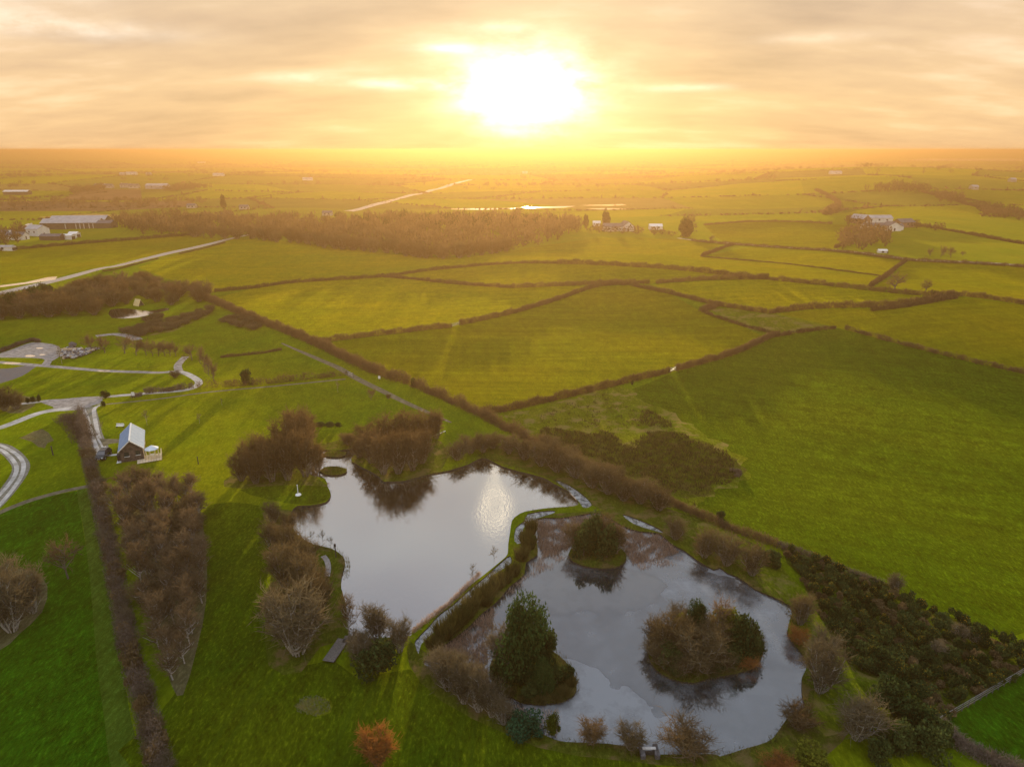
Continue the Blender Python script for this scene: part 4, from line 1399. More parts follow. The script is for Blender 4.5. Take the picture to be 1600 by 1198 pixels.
blades('island_grass', [ISL_A, ISL_B, ISL_C, ell(523, 709, 18, 5), ell(521, 735, 21, 7)], 16, .45, .06, 'tus', 'rough grass covering the islands')


# ------------------------------------------------------------------ buildings and small things
MAT = {
    'roof': surf('blue_grey_roof', (.15, .22, .32), (.20, .27, .37), 1.2, .75, spec=.08), 'cap': surf('pale_ridge', (.62, .60, .56), (.7, .68, .64), 2, .6),
    'stone': surf('dark_stone_wall', (.055, .04, .03), (.14, .10, .075), 2.4, .9, bump=.4), 'glass': surf('window_glass', (.02, .025, .03), (.04, .045, .05), 1, .08, spec=.8),
    'cream': surf('cream_timber', (.52, .42, .28), (.66, .55, .38), 4, .7), 'white': surf('white_paint', (.68, .67, .64), (.80, .79, .76), 2, .6),
    'felt': surf('pale_felt_roof', (.48, .53, .56), (.60, .64, .66), 3, .6), 'paint': surf('dark_teal_car_paint', (.012, .022, .028), (.018, .03, .036), 2, .22, spec=.7),
    'rubber': surf('rubber', (.012, .012, .012), (.025, .025, .025), 4, .9), 'chrome': surf('pale_lamp', (.6, .6, .58), (.75, .75, .72), 3, .2, spec=.8),
    'slate': surf('slate_roof', (.07, .065, .07), (.12, .11, .115), .5, .7), 'shed': surf('shed_cladding', (.06, .05, .04), (.10, .08, .065), .4, .8),
    'tin': surf('tin_roof', (.26, .25, .25), (.40, .38, .37), .25, .5), 'render': surf('white_render', (.62, .60, .55), (.74, .72, .66), .5, .8),
    'farwall': surf('muted_wall', (.34, .31, .27), (.44, .40, .35), .5, .8), 'brick': surf('brown_wall', (.20, .12, .07), (.28, .17, .10), .6, .85), 'wood': surf('weathered_deck', (.09, .08, .07), (.16, .145, .13), 5, .85),
    'post': surf('dark_timber', (.03, .025, .02), (.06, .05, .04), 5, .9), 'rock': surf('pale_rock', (.20, .19, .18), (.46, .44, .42), 3, .85, bump=.4),
    'rockdark': surf('dark_rock', (.05, .045, .045), (.14, .13, .13), 3, .85, bump=.4), 'sand': surf('spoil_sand', (.30, .22, .13), (.42, .32, .20), 2, .9), 'gold': surf('bright_thatch', (.55, .42, .18), (.7, .55, .25), 3, .6),
    'galv': surf('galvanised', (.35, .35, .35), (.5, .5, .5), 4, .4, metal=.6),
}


def gable_house(name, label, cat, loc, rz, w, l, eave, ridge, wall, roof, windows=(), door=None, chimney=False, over=.25, group=None, cap=None, skirt=None):
    """gable ends at local -y and +y; windows: (face, along, z, ww, hh) with face in f b l r"""
    t = thing(name, label, cat, loc, rz, group)
    b = MB()
    prof = [(-w / 2, 0), (w / 2, 0), (w / 2, eave), (0, ridge), (-w / 2, eave)]
    vs = [(p[0], -l / 2, p[1] - .3 * (p[1] == 0)) for p in prof] + [(p[0], l / 2, p[1] - .3 * (p[1] == 0)) for p in prof]
    b.add(vs, [(0, 1, 2, 3, 4), (9, 8, 7, 6, 5), (0, 5, 6, 1), (1, 6, 7, 2), (4, 9, 5, 0)])
    wl = b.build('wall', wall, t)
    rb = MB()
    th = .14
    sl = (ridge - eave) / (w / 2)
    ex = w / 2 + over
    ez = eave - over * sl
    for sg in (-1, 1):
        vs = []
        for y in (-l / 2 - over, l / 2 + over):
            vs += [(0, y, ridge + .02), (sg * ex, y, ez + .02), (sg * ex, y, ez + .02 + th), (0, y, ridge + .02 + th)]
        rb.add(vs, [(0, 1, 2, 3), (4, 7, 6, 5), (0, 4, 5, 1), (1, 5, 6, 2), (2, 6, 7, 3)])
    rf = rb.build('roof', roof, t)
    if cap:
        cb = MB()
        cb.box((0, 0, ridge + th + .05), (.28, l + 2 * over + .04, .10))
        cb.build('ridge_cap', cap, rf)
        fb = MB()
        for y in (-l / 2 - over - .03, l / 2 + over + .03):
            for sg in (-1, 1):
                fb.add([(0, y - .03, ridge - .05), (sg * ex, y - .03, ez - .05), (sg * ex, y - .03, ez + .2), (0, y - .03, ridge + .2),
                        (0, y + .03, ridge - .05), (sg * ex, y + .03, ez - .05), (sg * ex, y + .03, ez + .2), (0, y + .03, ridge + .2)],
                       [(0, 1, 2, 3), (4, 7, 6, 5), (0, 4, 5, 1), (1, 5, 6, 2), (2, 6, 7, 3), (3, 7, 4, 0)])
        fb.build('bargeboard', cap, rf)
    if chimney:
        cb = MB()
        cb.box((0, l * .35, ridge + .5), (.7, .9, 1.3))
        cb.build('chimney', wall, rf)

    def opening(nm, fc, al, z, ww, hh, mat):
        o = MB()
        fr = MB()
        if fc in 'fb':
            y = (-l / 2 if fc == 'f' else l / 2)
            s_ = -1 if fc == 'f' else 1
            o.box((al, y + s_ * .03, z), (ww, .06, hh))
            fr.box((al, y + s_ * .045, z - hh / 2 - .05), (ww + .2, .12, .08))
        else:
            x = (-w / 2 if fc == 'l' else w / 2)
            s_ = -1 if fc == 'l' else 1
            o.box((x + s_ * .03, al, z), (.06, ww, hh))
            fr.box((x + s_ * .045, al, z - hh / 2 - .05), (.12, ww + .2, .08))
        q = o.build(nm, mat, t)
        if nm == 'window':
            fr.build('sill', MAT['white'], q)

    for wd in windows:
        opening('window', *wd, MAT['glass'])
    if door:
        opening('door', *door, MAT['post'])
    return t


# cottage
cl, cr = P(190, 721), P(226, 719)
mid = (cl + cr) / 2
back = (P(210, 691) - P(208, 720)).normalized()
ang = math.atan2(-back.x, back.y)
wid = (cr - cl).dot(Vector((back.y, -back.x, 0)))
LEN = 9.6
cpos = mid + back * (LEN / 2)
gable_house('cottage', 'small stone cottage with blue-grey metal roof above the plantation', 'house', cpos, ang, wid, LEN, 2.5, 4.3, MAT['stone'], MAT['roof'],
            windows=(('f', -.9, 1.5, .8, .9), ('f', 1.1, 1.5, .8, .9), ('l', -2.4, 1.4, 1.0, 1.0), ('l', 2.2, 1.4, 1.0, 1.0), ('r', 1.5, 1.4, 1.4, 1.0)), door=('r', -2.0, 1.0, 1.1, 2.0), cap=MAT['cap'], over=.3)
# black store at the cottage corner
sb = thing('garden_store', 'small black store beside the cottage gable', 'store', P(188, 718), ang)
b = MB(); b.box((0, 0, .5), (.8, 1.3, 1.0)); b.build('body', MAT['post'], sb, bevel=.03)
b = MB(); b.box((0, 0, 1.05), (.95, 1.45, .08)); b.build('lid', MAT['rubber'], sb, bevel=.02)
# deck and gazebo
gz = P(240, 716)
dk = thing('deck', 'cream timber deck with rail between cottage and gazebo', 'deck', gz + Vector((-.6, -.3, 0)), ang)
b = MB()
for k in range(9):
    b.box((-2.0 + k * .5, 0, .18), (.46, 3.6, .08))
b.build('boards', MAT['cream'], dk)
b = MB()
for k in range(5):
    b.box((2.2, -1.7 + k * .85, .65), (.09, .09, 1.0))
b.box((2.2, 0, 1.2), (.12, 3.6, .08)); b.box((2.2, 0, .8), (.05, 3.6, .06))
b.build('rail', MAT['cream'], dk)
gt = thing('gazebo', 'small pale roofed gazebo on the deck right of the cottage', 'gazebo', gz + Vector((.0, -.1, .23)), ang)
b = MB()
n = 8
ring = [(1.35 * math.cos(6.283 * (k + .5) / n), 1.35 * math.sin(6.283 * (k + .5) / n), 2.05) for k in range(n)]
ring2 = [(p[0], p[1], 1.95) for p in ring]
b.add(ring + ring2 + [(0, 0, 2.75)], [(k, (k + 1) % n, 2 * n) for k in range(n)] + [(n + (k + 1) % n, n + k, k, (k + 1) % n)[::-1] for k in range(n)] + [tuple(range(2 * n - 1, n - 1, -1))])
b.build('roof', MAT['felt'], gt)
for k in range(n):
    b = MB()
    b.box((1.2 * math.cos(6.283 * (k + .5) / n), 1.2 * math.sin(6.283 * (k + .5) / n), .98), (.1, .1, 1.95))
    b.build('post', MAT['cream'], gt)
b = MB()
for k in range(3, 8):
    a0, a1 = 6.283 * (k + .5) / n, 6.283 * (k + 1.5) / n
    b.tube((1.2 * math.cos(a0), 1.2 * math.sin(a0), .8), (1.2 * math.cos(a1), 1.2 * math.sin(a1), .8), .05, .05)
b.build('rail', MAT['cream'], gt)
tb = thing('garden_table', 'small white table under the gazebo roof', 'table', gz + Vector((0, -.1, .23)))
b = MB(); b.tube((0, 0, .68), (0, 0, .74), .45, .45, 12); b.build('tabletop', MAT['white'], tb)
b = MB(); b.tube((0, 0, 0), (0, 0, .68), .06, .05, 8); b.build('leg', MAT['white'], tb)


def car(label, loc, rz, paint, group=None):
    t = thing('parked_car', label, 'car', loc, rz, group)
    b = MB()   # front at -y
    prof = [(-2.12, .32), (-2.16, .62), (-2.0, .80), (-1.15, .98), (1.95, 1.02), (2.12, .9), (2.15, .5), (2.1, .32)]
    b.prism(prof, -.9, .9)
    b.build('body', paint, t, bevel=.05, smooth=False)
    b = MB()
    lo = [(-1.10, .97), (1.98, 1.0)]
    vs = []
    for (y, z, x) in ((-1.15, .985, .82), (-.38, 1.50, .66), (1.45, 1.52, .66), (1.98, 1.01, .82)):
        vs += [(-x, y, z), (x, y, z)]
    b.add(vs, [(0, 1, 3, 2), (2, 3, 5, 4), (4, 5, 7, 6), (0, 2, 4, 6), (1, 7, 5, 3), (0, 6, 7, 1)])
    b.build('cabin', MAT['glass'], t, bevel=.03)
    b = MB()
    b.box((0, .54, 1.535), (1.26, 1.8, .05))
    b.build('roof', MAT['galv'] if False else paint, t, bevel=.02)
    for sx in (-1, 1):
        for y in (-1.35, 1.35):
            b = MB(); b.tube((sx * .74, y, .33), (sx * .93, y, .33), .33, .33, 18)
            w_ = b.build('wheel', MAT['rubber'], t)
            b = MB(); b.tube((sx * .92, y, .33), (sx * .945, y, .33), .2, .2, 12)
            b.build('rim', MAT['galv'], w_)
        b = MB(); b.box((sx * .68, -2.10, .68), (.34, .14, .16)); b.build('headlight', MAT['chrome'], t, bevel=.02)
        b = MB(); b.box((sx * .98, -.9, 1.03), (.16, .1, .12)); b.build('mirror', paint, t, bevel=.02)
    b = MB(); b.box((0, -2.165, .5), (.5, .03, .12)); b.build('number_plate', MAT['white'], t)
    b = MB(); b.box((0, -2.15, .66), (.8, .05, .14)); b.build('grille', MAT['rubber'], t)
    return t


car('dark teal car parked at the end of the cottage driveway', P(162, 714), .12, MAT['paint'])

# jetty: two decks at an angle
jt = thing('jetty', 'weathered wooden jetty in two angled decks at the open pond', 'jetty', P(524, 1018))
a0, a1, a2 = P(513, 1036), P(537, 1001), P(560, 1002)
for (s, e, w_) in ((a0, a1, 1.5), (a1, a2, 1.3)):
    d = (e - s)
    L = d.length
    rz = math.atan2(d.y, d.x)
    b = MB()
    nn = int(L / .2)
    for k in range(nn):
        c = s + d * ((k + .5) / nn) - jt.location
        b.box((c.x, c.y, .32), (.185, w_, .05), rz)
    b.build('boards', MAT['wood'], jt)
    for k in (0.12, .88):
        for sg in (-1, 1):
            c = s + d * k - jt.location
            b = MB(); b.tube((c.x - math.sin(rz) * w_ * .45 * sg, c.y + math.cos(rz) * w_ * .45 * sg, -.3), (c.x - math.sin(rz) * w_ * .45 * sg, c.y + math.cos(rz) * w_ * .45 * sg, .29), .07, .07)
            b.build('post', MAT['post'], jt)

# sluice at the south shore
sl = thing('stone_sluice', 'small stone sluice at the south shore of the frozen pond', 'sluice', P(1014, 1176))
for sx in (-1, 1):
    b = MB(); b.box((sx * .75, 0, .05), (.5, 1.6, .9)); b.build('wall', MAT['rockdark'], sl, bevel=.04)
b = MB(); b.box((0, -.2, .25), (1.0, .12, .55)); b.build('gate', MAT['post'], sl)
b = MB(); b.box((0, .1, .56), (1.4, .3, .08)); b.build('footboard', MAT['slab'] if 'slab' in MAT else M['slab'], sl)

# white post on round base on the promontory
wpst = thing('white_marker', 'white post on a round white base on the grassy promontory', 'marker post', P(466, 773))
b = MB(); b.tube((0, 0, 0), (0, 0, .14), .55, .5, 16); b.build('base', MAT['white'], wpst)
b = MB(); b.tube((0, 0, .14), (0, 0, 2.0), .08, .06, 8); b.box((0, 0, 2.02), (.2, .2, .06)); b.build('post', MAT['white'], wpst)
# dark post with a ring
dp = thing('dark_post', 'dark timber post with a small box at the open pond\'s west bank', 'post', P(525, 870))
b = MB(); b.tube((0, 0, 0), (0, 0, 2.4), .09, .08, 8); b.build('pole', MAT['post'], dp)
b = MB(); b.box((0, -.05, 2.1), (.3, .25, .4)); b.build('box', MAT['rubber'], dp, bevel=.02)
dp = thing('dark_post', 'dark timber post on the grass left of the plantation hedge', 'post', P(83, 711))
b = MB(); b.tube((0, 0, 0), (0, 0, 1.9), .12, .11, 8); b.build('pole', MAT['post'], dp)
b = MB(); b.box((0, 0, 1.93), (.28, .28, .06)); b.build('cap', MAT['post'], dp)
dp = thing('dark_post', 'thin dark post beside the plantation\'s upper right corner', 'post', P(310, 725))
b = MB(); b.tube((0, 0, 0), (0, 0, 1.6), .09, .08, 8); b.build('pole', MAT['post'], dp)
b = MB(); b.box((0, 0, 1.62), (.22, .22, .05)); b.build('cap', MAT['post'], dp)
# white notice post and a few pale bits
nb = thing('notice_board', 'small white notice board on the hedge line above the cottage', 'notice', P(209, 623))
b = MB(); b.box((0, 0, 1.3), (.75, .06, .95)); b.build('panel', MAT['white'], nb)
b = MB(); b.box((-.3, 0.05, .6), (.08, .06, 1.2)); b.box((.3, 0.05, .6), (.08, .06, 1.2)); b.build('frame', MAT['post'], nb)
nb = thing('notice_board', 'small white notice board beside the farm track', 'notice', P(593, 596))
b = MB(); b.box((0, 0, 1.2), (.6, .06, .8)); b.build('panel', MAT['white'], nb)
b = MB(); b.box((0, 0.05, .5), (.08, .06, 1.0)); b.build('post', MAT['post'], nb)
bn = thing('bench', 'pale wooden bench on the grass beyond the cottage', 'bench', P(188, 668))
b = MB(); b.box((0, 0, .45), (1.7, .42, .06)); b.build('seat', MAT['white'], bn)
b = MB(); b.box((0, .22, .75), (1.7, .06, .4)); b.build('backrest', MAT['white'], bn)
for sx in (-1, 1):
    b = MB(); b.box((sx * .7, 0, .21), (.08, .4, .42)); b.build('leg', MAT['post'], bn)
# barrier rail at the north corner
br = thing('barrier_rail', 'low pale barrier rail beside the northern willow clump', 'rail', P(687, 681))
a, c = P(678, 685) - br.location, P(696, 677) - br.location
b = MB(); b.tube((a.x, a.y, .6), (c.x, c.y, .6), .09, .09); b.build('rail', MAT['white'], br)
for q in (a, (a + c) / 2, c):
    b = MB(); b.tube((q.x, q.y, 0), (q.x, q.y, .6), .06, .06); b.build('post', MAT['post'], br)


def rock(mb, c, s, seed, mi):
    R = random.Random(seed)
    bm = bmesh.new()
    bmesh.ops.create_icosphere(bm, subdivisions=1, radius=1)
    k = Matrix.Rotation(R.uniform(0, 6), 3, 'Z')
    vs = []
    for v in bm.verts:
        q = k @ (v.co * R.uniform(.72, 1.1))
        vs.append((c[0] + q.x * s[0], c[1] + q.y * s[1], c[2] + q.z * s[2]))
    mb.add(vs, [[v.index for v in f.verts] for f in bm.faces], mi)
    bm.free()


rb = MB()
R = random.Random(4)
c0 = P(125, 550)
for k, q in enumerate(scatter(PL('95,558 97,550 108,544 130,546 156,545 140,553 118,560 100,561'), .55, 6, 230)):
    s = R.uniform(.25, .7)
    rock(rb, (q[0] - c0.x, q[1] - c0.y, hgt(*q) - c0.z + s * .3 + R.random() * .4), (s, s, s * .75), k, R.choice([0, 0, 1, 1, 1, 2]))
o = rb.build('rubble_heap', [MAT['rock'], MAT['rockdark'], MAT['sand']])
o.location = c0
tag(o, 'heap of broken stone and rubble below the orchard row', 'rubble heap', kind='stuff')
rb = MB()
rock(rb, (0, 0, .9), (1.6, 1.1, 1.1), 3, 0)
o = rb.build('boulder', [MAT['rockdark']], bevel=.06)
o.location = P(114, 543)
tag(o, 'large dark boulder at the back of the rubble heap', 'boulder')
rb = MB()
for k in range(6):
    rock(rb, (k * .7 - 2, .2 * (k % 2), .45), (1.1, .9, .8), 40 + k, 0)
o = rb.build('sand_pile', [MAT['sand']])
o.location = P(108, 549)
tag(o, 'tan spoil pile between the boulder and the rubble', 'spoil heap')

# fence along the bottom right pasture
fa, fb = P(1462, 1134), P(1612, 1046)
fn = thing('post_and_wire_fence', 'post and wire fence between gorse and bottom right pasture', 'fence', fa)
n = 17
for k in range(n):
    q = fa + (fb - fa) * (k / (n - 1)) - fa
    b = MB(); b.tube((q.x, q.y, 0), (q.x, q.y, 1.1), .06, .05, 6); b.build('post', MAT['wood'], fn)
for z in (.4, .75, 1.05):
    q = fb - fa
    b = MB(); b.tube((0, 0, z), (q.x, q.y, z), .02, .02, 4); b.build('wire', MAT['galv'], fn)


def gate(px, px2, label):
    a, c = P(*px), P(*px2)
    t = thing('field_gate', label, 'gate', a)
    q = c - a
    b = MB()
    for z in (.3, .6, .9, 1.2):
        b.tube((0, 0, z), (q.x, q.y, z + q.z), .04, .04, 5)
    b.tube((0, 0, .3), (q.x, q.y, 1.2), .035, .035, 5)
    b.build('bars', MAT['galv'], t)
    for w_ in (Vector((0, 0, 0)), q):
        b = MB(); b.tube(w_, w_ + Vector((0, 0, 1.4)), .11, .1, 6); b.build('post', MAT['wood'], t)


gate((1046, 582), (1056, 579), 'metal gate in the hedge between olive field and big field')
gate((706, 511), (718, 508), 'metal gate in the hedge gap below the bright field')
gate((543, 586), (552, 590), 'metal gate across the farm track by the upright hedge')

# A frame hut by the far pool
ah = thing('a_frame_hut', 'tiny bright A-frame hut beside the pool in the left wood', 'hut', P(217, 477), 1.1)
ah.scale = (.62, .62, .62)
b = MB()
b.add([(-2.0, -2.5, 0), (2.0, -2.5, 0), (0, -2.5, 4.0), (-2.0, 2.5, 0), (2.0, 2.5, 0), (0, 2.5, 4.0)], [(0, 1, 2), (5, 4, 3), (0, 3, 4, 1)])
b.build('wall', MAT['shed'], ah)
b = MB()
for sg in (-1, 1):
    b.add([(sg * 2.3, -2.8, -.1), (0, -2.8, 4.3), (0, 2.8, 4.3), (sg * 2.3, 2.8, -.1), (sg * 2.15, -2.8, -.1), (0, -2.8, 4.1), (0, 2.8, 4.1), (sg * 2.15, 2.8, -.1)],
          [(0, 1, 2, 3), (4, 7, 6, 5), (0, 4, 5, 1), (3, 2, 6, 7), (0, 3, 7, 4)])
b.build('roof', MAT['gold'], ah)
b = MB(); b.box((0, -2.53, 1.0), (.9, .06, 1.9)); b.build('door', MAT['glass'], ah)


def farm(px, py, w, l, eave, ridge, rz, wall, roof, label, cat='house', chim=False, name='farmhouse', nwin=2):
    wins = [('l', (k - (nwin - 1) / 2) * l / (nwin + .5), eave * .6, 1.3, 1.2) for k in range(nwin)] + [('r', (k - (nwin - 1) / 2) * l / (nwin + .5), eave * .6, 1.3, 1.2) for k in range(nwin)]
    if wall is MAT['shed']: wins = []
    return gable_house(name, label, cat, P(px, py), rz, w, l, eave, ridge, wall, roof, wins, ('f', 0, min(1.1, eave * .4), 1.2 if cat == 'house' else 4, min(2.1, eave * .8)), chim)


W_, S_, B_ = MAT['render'], MAT['slate'], MAT['brick']
hp = math.pi / 2
# far left farm: twin span barn
tb_ = farm(116, 357, 14, 44, 5.0, 8.0, hp + .12, MAT['shed'], MAT['tin'], 'long grey-roofed barn of the left farm, front span', 'barn', name='barn')
farm(128, 352, 14, 44, 5.0, 8.0, hp + .12, MAT['shed'], MAT['tin'], 'second span behind the long grey-roofed barn', 'barn', name='barn')
for k in (15, 5, 8, 11, -3, 18):
    b = MB()
    b.box((-7.1, -k, 2.3), (.2, .8, 4.2))
    b.build('door_panel', MAT['farwall'], tb_)
farm(168, 356, 10, 12, 4, 6, hp, MAT['shed'], S_, 'dark shed at the right end of the long barn', 'barn', name='shed')
farm(60, 368, 9, 13, 5, 7.5, hp - .35, W_, MAT['tin'], 'white gabled house of the left farm', name='farmhouse', chim=True)
farm(45, 364, 8, 12, 4, 6.5, .4, B_, MAT['tin'], 'brown cottage behind the white house of the left farm', name='farmhouse')
farm(28, 374, 7, 12, 3, 5, hp, W_, S_, 'low white bungalow near the left edge', name='bungalow', chim=True)
farm(12, 371, 7, 10, 3, 5, hp, B_, S_, 'dark roofed house at the left edge', name='bungalow')
farm(83, 375, 7, 14, 2.8, 4.2, hp, MAT['shed'], S_, 'low dark shed beside the left farm yard', 'shed', name='shed')
farm(101, 374, 5, 13, 2.8, 3.6, hp, W_, W_, 'long white store beside the low dark shed', 'shed', name='shed', nwin=1)
farm(117, 371, 5, 6, 2.8, 4, hp, W_, W_, 'small white store right of the long white one', 'shed', name='shed', nwin=1)
farm(8, 391, 4, 12, 2.2, 3.0, hp, W_, MAT['tin'], 'low pale store on the left edge lane', 'shed', name='shed', nwin=1)
farm(28, 304, 10, 34, 4, 6, hp, MAT['shed'], W_, 'pale roofed shed in the far left fields', 'barn', name='barn')
for i, (x, y, w, l, lb) in enumerate([(155, 294, 10, 22, 'far white house, leftmost of the hamlet beyond the ploughed field'), (170, 294, 10, 24, 'far white house, second of the hamlet from the left'),
                                      (195, 293, 10, 20, 'far white house near the middle of the hamlet'), (210, 294, 10, 26, 'far long white house of the hamlet')]):
    farm(x, y, w * .7, l * .6, 4, 6.5, hp, MAT['farwall'], S_, lb, chim=True)
farm(247, 295, 12, 34, 5, 8, hp, MAT['tin'], MAT['tin'], 'large pale shed at the right end of the hamlet', 'barn', name='barn')
for x, y, l, lb in [(192, 274, 30, 'tiny white farm on the far plain above the hamlet'), (206, 273, 60, 'tiny long white shed on the far plain above the hamlet'), (315, 255, 90, 'tiny long white building near the horizon'), (233, 274, 25, 'tiny pale house right of the long white shed'),
                    (342, 275, 60, 'tiny pale farm in the hazy middle left'), (481, 282, 50, 'tiny pale farm left of the far shining road'), (1305, 272, 60, 'bright white farm right of the sun\'s haze'),
                    (1521, 296, 22, 'white cube-like house on the far right plain'), (1581, 284, 22, 'tiny white house at the far right edge'), (820, 271, 40, 'tiny pale farm in the sun\'s glow')]:
    farm(x, y, 8, l * .36, 3.4, 5.4, hp, MAT['farwall'] if l < 40 else W_, MAT['tin'], lb, chim=False, nwin=1)
# white farm on the right
farm(1367, 359, 7, 20, 3.0, 5.2, hp, W_, S_, 'long white bungalow at the front of the right hand farm', chim=True, name='bungalow', nwin=4)
farm(1391, 360, 11, 10, 3.6, 6.5, .1, W_, S_, 'white gable fronted house of the right hand farm', nwin=1)
farm(1400, 359, 6, 8, 3, 4.5, hp, W_, S_, 'small white wing right of the gable fronted house', nwin=1)
farm(1369, 347, 9, 22, 3.5, 5.5, hp, W_, MAT['tin'], 'pale shed behind the right hand farm', 'barn', name='barn', nwin=3)
farm(1343, 349, 9, 12, 4, 7, .5, B_, MAT['tin'], 'brown barn left of the right hand farm', 'barn', name='barn', nwin=1)
farm(1411, 354, 9, 14, 3.5, 6, hp + .3, B_, S_, 'brown barn right of the right hand farm', 'barn', name='barn', nwin=1)
farm(1378, 395, 2.2, 5, 1.3, 2.0, hp, W_, W_, 'small white shed by the far lane below the copse', 'shed', name='shed', nwin=1)
# hazy houses mid right
farm(962, 361, 9, 20, 3.6, 6, hp, W_, S_, 'hazy house left of the far group of three', nwin=3)
farm(978, 361, 9, 11, 4, 7.5, .2, W_, S_, 'hazy white gable in the middle of the far group', nwin=1)
farm(1024, 358, 6, 10, 2.4, 4, hp, W_, W_, 'hazy pale bungalow right of the far group', name='bungalow', nwin=2)
farm(932, 353, 5, 6, 2.4, 4, hp, W_, W_, 'hazy small pale house by the dark fir', nwin=1)
for x, y, lb in ((300, 325, 'pale house peeping from the far wood\'s left end'), (355, 340, 'pale house among the far wood\'s trees'), (318, 347, 'low pale roof in the far wood'), (512, 337, 'pale house behind the far wood'), (382, 327, 'pale house beyond the pointed fir')):
    farm(x, y, 6, 9, 2.8, 4.6, hp, MAT['farwall'], S_, lb, nwin=2)
# ------------------------------------------------------------------ haze, one box
hz = MB()
hz.box((0, 1000, 30.5), (17000, 17000, 63.5))
HB = newmat('haze_air')
pv = nd(HB[1], 'ShaderNodeVolumePrincipled')
pv.inputs['Color'].default_value = (.30, .185, .085, 1)
pv.inputs['Density'].default_value = .00046
pv.inputs['Anisotropy'].default_value = .60
HB[1].links.new(pv.outputs[0], HB[2].inputs['Volume'])
ho = hz.build('haze', HB[0])
tag(ho, kind='stuff', label='warm evening haze over the whole plain', cat='haze')

# ------------------------------------------------------------------ sky
W = bpy.data.worlds.new('World')
SC.world = W
W.use_nodes = True
nt = W.node_tree
nt.nodes.clear()
out = nd(nt, 'ShaderNodeOutputWorld')
bg = nd(nt, 'ShaderNodeBackground')
bg.inputs['Strength'].default_value = .05
sky = nd(nt, 'ShaderNodeTexSky', sky_type='NISHITA')
sky.sun_disc = False
sky.sun_elevation = SUN_EL
sky.sun_rotation = SUN_AZ
tc = nd(nt, 'ShaderNodeTexCoord')
D = tc.outputs['Generated']
sp = nd(nt, 'ShaderNodeSeparateXYZ')
nt.links.new(D, sp.inputs[0])


def vdot(v):
    n = nd(nt, 'ShaderNodeVectorMath', operation='DOT_PRODUCT')
    n.inputs[1].default_value = v
    nt.links.new(D, n.inputs[0])
    return n.outputs['Value']


z = sp.outputs[2]
zc = mth(nt, 'MAXIMUM', z, 0.0)
base = ramp(nt, zc, [(0, (.83, .52, .26)), (.06, (.86, .56, .30)), (.18, (.84, .605, .39)), (.30, (.68, .63, .56)), (.45, (.50, .51, .50)), (.60, (.36, .38, .41)), (.74, (.30, .32, .35)), (.86, (.90, .93, .95)), (1, (1.1, 1.15, 1.18))])  # overhead stops raised above the view to add light on the ground
# sky behind the camera, out of view, is brightened to light the ground
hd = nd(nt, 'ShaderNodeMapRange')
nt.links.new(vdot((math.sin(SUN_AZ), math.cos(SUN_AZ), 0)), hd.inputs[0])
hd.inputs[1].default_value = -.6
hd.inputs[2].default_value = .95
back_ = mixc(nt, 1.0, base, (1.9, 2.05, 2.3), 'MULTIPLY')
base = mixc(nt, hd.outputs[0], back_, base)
# clouds on a flat deck
dv = mth(nt, 'ADD', zc, .19)
cx = nd(nt, 'ShaderNodeCombineXYZ')
nt.links.new(mth(nt, 'DIVIDE', sp.outputs[0], dv), cx.inputs[0])
nt.links.new(mth(nt, 'DIVIDE', sp.outputs[1], dv), cx.inputs[1])
n1 = noise(nt, mapped(nt, cx.outputs[0], (1.0, 1.5, 1)), .75, 5, .52)
n2 = noise(nt, mapped(nt, cx.outputs[0], (1.0, 2.0, 1), .1), 1.7, 5, .55)
cl_ = mth(nt, 'ADD', mth(nt, 'MULTIPLY', n1, .66), mth(nt, 'MULTIPLY', n2, .34))
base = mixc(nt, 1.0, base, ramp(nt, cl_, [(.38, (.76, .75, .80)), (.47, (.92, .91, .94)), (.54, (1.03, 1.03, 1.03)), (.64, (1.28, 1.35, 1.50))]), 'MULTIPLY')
# the sun behind thin cloud
cs = mth(nt, 'MAXIMUM', vdot(SUN), 0.0)


def patch(el, az, se, sa, amp):
    """soft bright patch of sky, se / sa degrees high / wide"""
    e, a = math.radians(el), math.radians(az)
    dx = mth(nt, 'DIVIDE', vdot((math.cos(a), -math.sin(a), 0)), math.radians(sa))
    dz = mth(nt, 'DIVIDE', mth(nt, 'SUBTRACT', z, math.sin(e)), math.radians(se))
    q = mth(nt, 'ADD', mth(nt, 'MULTIPLY', dx, dx), mth(nt, 'MULTIPLY', dz, dz))
    g = mth(nt, 'MULTIPLY', mth(nt, 'EXPONENT', mth(nt, 'MULTIPLY', q, -.5)), amp)
    return mth(nt, 'MULTIPLY', g, mth(nt, 'GREATER_THAN', vdot((math.sin(a), math.cos(a), 0)), 0.0))


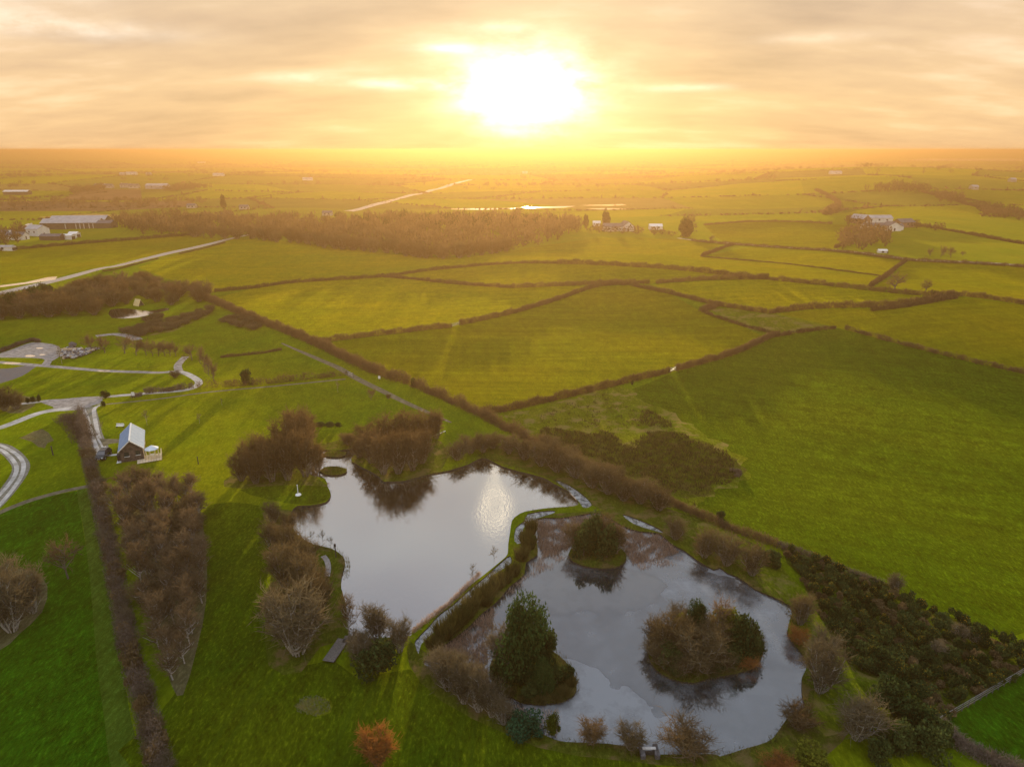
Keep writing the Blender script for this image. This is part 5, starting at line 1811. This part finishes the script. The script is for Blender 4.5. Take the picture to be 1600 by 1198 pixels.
n3 = noise(nt, mapped(nt, D, (1, 1, 2.6)), 11, 6, .6)
brk = ramp(nt, n3, [(.36, .35), (.50, .95), (.64, 1.7)])
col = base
for el, az, se, sa, amp, c, bk in ((4.3, 1.1, 1.35, 2.3, 4.0, (1, .95, .8), 1), (4.4, 1.1, 2.2, 4.0, .75, (1, .86, .60), 1), (4.0, .9, 6.5, 13, .20, (1, .74, .20), 0), (1.5, .9, 3.2, 30, .16, (1, .80, .36), 0),
                                   (4.7, -6.6, .28, 3.6, .55, (1, .9, .8), 1), (7.2, -4.6, .22, 1.9, .5, (1, .9, .8), 1), (8.6, -1.6, .3, 2.2, .22, (1, .9, .75), 1), (5.0, -16, .22, 1.5, .4, (1, .9, .8), 1),
                                   (7.5, -33, .45, 5.0, .35, (.9, 1, 1), 1), (9.5, -35, .8, 4.0, .25, (.9, 1, 1), 1), (7.4, 22, .25, 2.4, .22, (1, .95, .8), 1), (4.4, 13, .18, 2.0, .3, (1, .95, .8), 1)):
    g = patch(el, az, se, sa, amp)
    if bk: g = mth(nt, 'MULTIPLY', g, brk)
    v = nd(nt, 'ShaderNodeVectorMath', operation='SCALE')
    v.inputs[0].default_value = c
    nt.links.new(g, v.inputs['Scale'])
    col = mixc(nt, 1.0, col, v.outputs[0], 'ADD')
# a bright break in the cloud higher up, the one that glints in the pond
for el, az, se, sa, amp in ((29.3, -1.6, .8, .45, 1.5), (25, -1.6, 2.6, .22, .5)):
    v = nd(nt, 'ShaderNodeVectorMath', operation='SCALE')
    v.inputs[0].default_value = (1, .8, .5)
    nt.links.new(patch(el, az, se, sa, amp), v.inputs['Scale'])
    col = mixc(nt, 1.0, col, v.outputs[0], 'ADD')
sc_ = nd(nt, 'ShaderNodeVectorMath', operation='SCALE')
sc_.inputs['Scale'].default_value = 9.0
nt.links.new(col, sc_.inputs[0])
sk = nd(nt, 'ShaderNodeVectorMath', operation='SCALE')
sk.inputs['Scale'].default_value = .08
nt.links.new(sky.outputs[0], sk.inputs[0])
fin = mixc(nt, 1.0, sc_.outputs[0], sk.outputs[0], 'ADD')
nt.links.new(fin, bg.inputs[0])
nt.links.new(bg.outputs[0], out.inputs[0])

# sun lamp
sd = bpy.data.lights.new('sun', 'SUN')
sd.energy = 5.0
sd.angle = math.radians(.6)
sd.color = (1, .78, .47)
so = bpy.data.objects.new('sun', sd)
COL.objects.link(so)
so.rotation_euler = (-SUN).to_track_quat('-Z', 'Y').to_euler()
so.location = (0, 300, 300)

# camera
cd = bpy.data.cameras.new('camera')
cd.sensor_width = 36
cd.lens = F / 1600 * 36
cd.clip_start = .5
cd.clip_end = 40000
co = bpy.data.objects.new('camera', cd)
COL.objects.link(co)
co.location = (0, 0, H)
co.rotation_euler = (math.pi / 2 - TH, 0, 0)
SC.camera = co

SC.view_settings.view_transform = 'Standard'
SC.view_settings.look = 'None'
SC.view_settings.exposure = 1.0
SC.view_settings.gamma = 1
SC.render.engine = 'CYCLES'
cy = SC.cycles
cy.max_bounces = 5
cy.diffuse_bounces = 2
cy.glossy_bounces = 2
cy.transmission_bounces = 2
cy.volume_bounces = 1
cy.transparent_max_bounces = 4
cy.use_denoising = True
cy.sample_clamp_indirect = 4
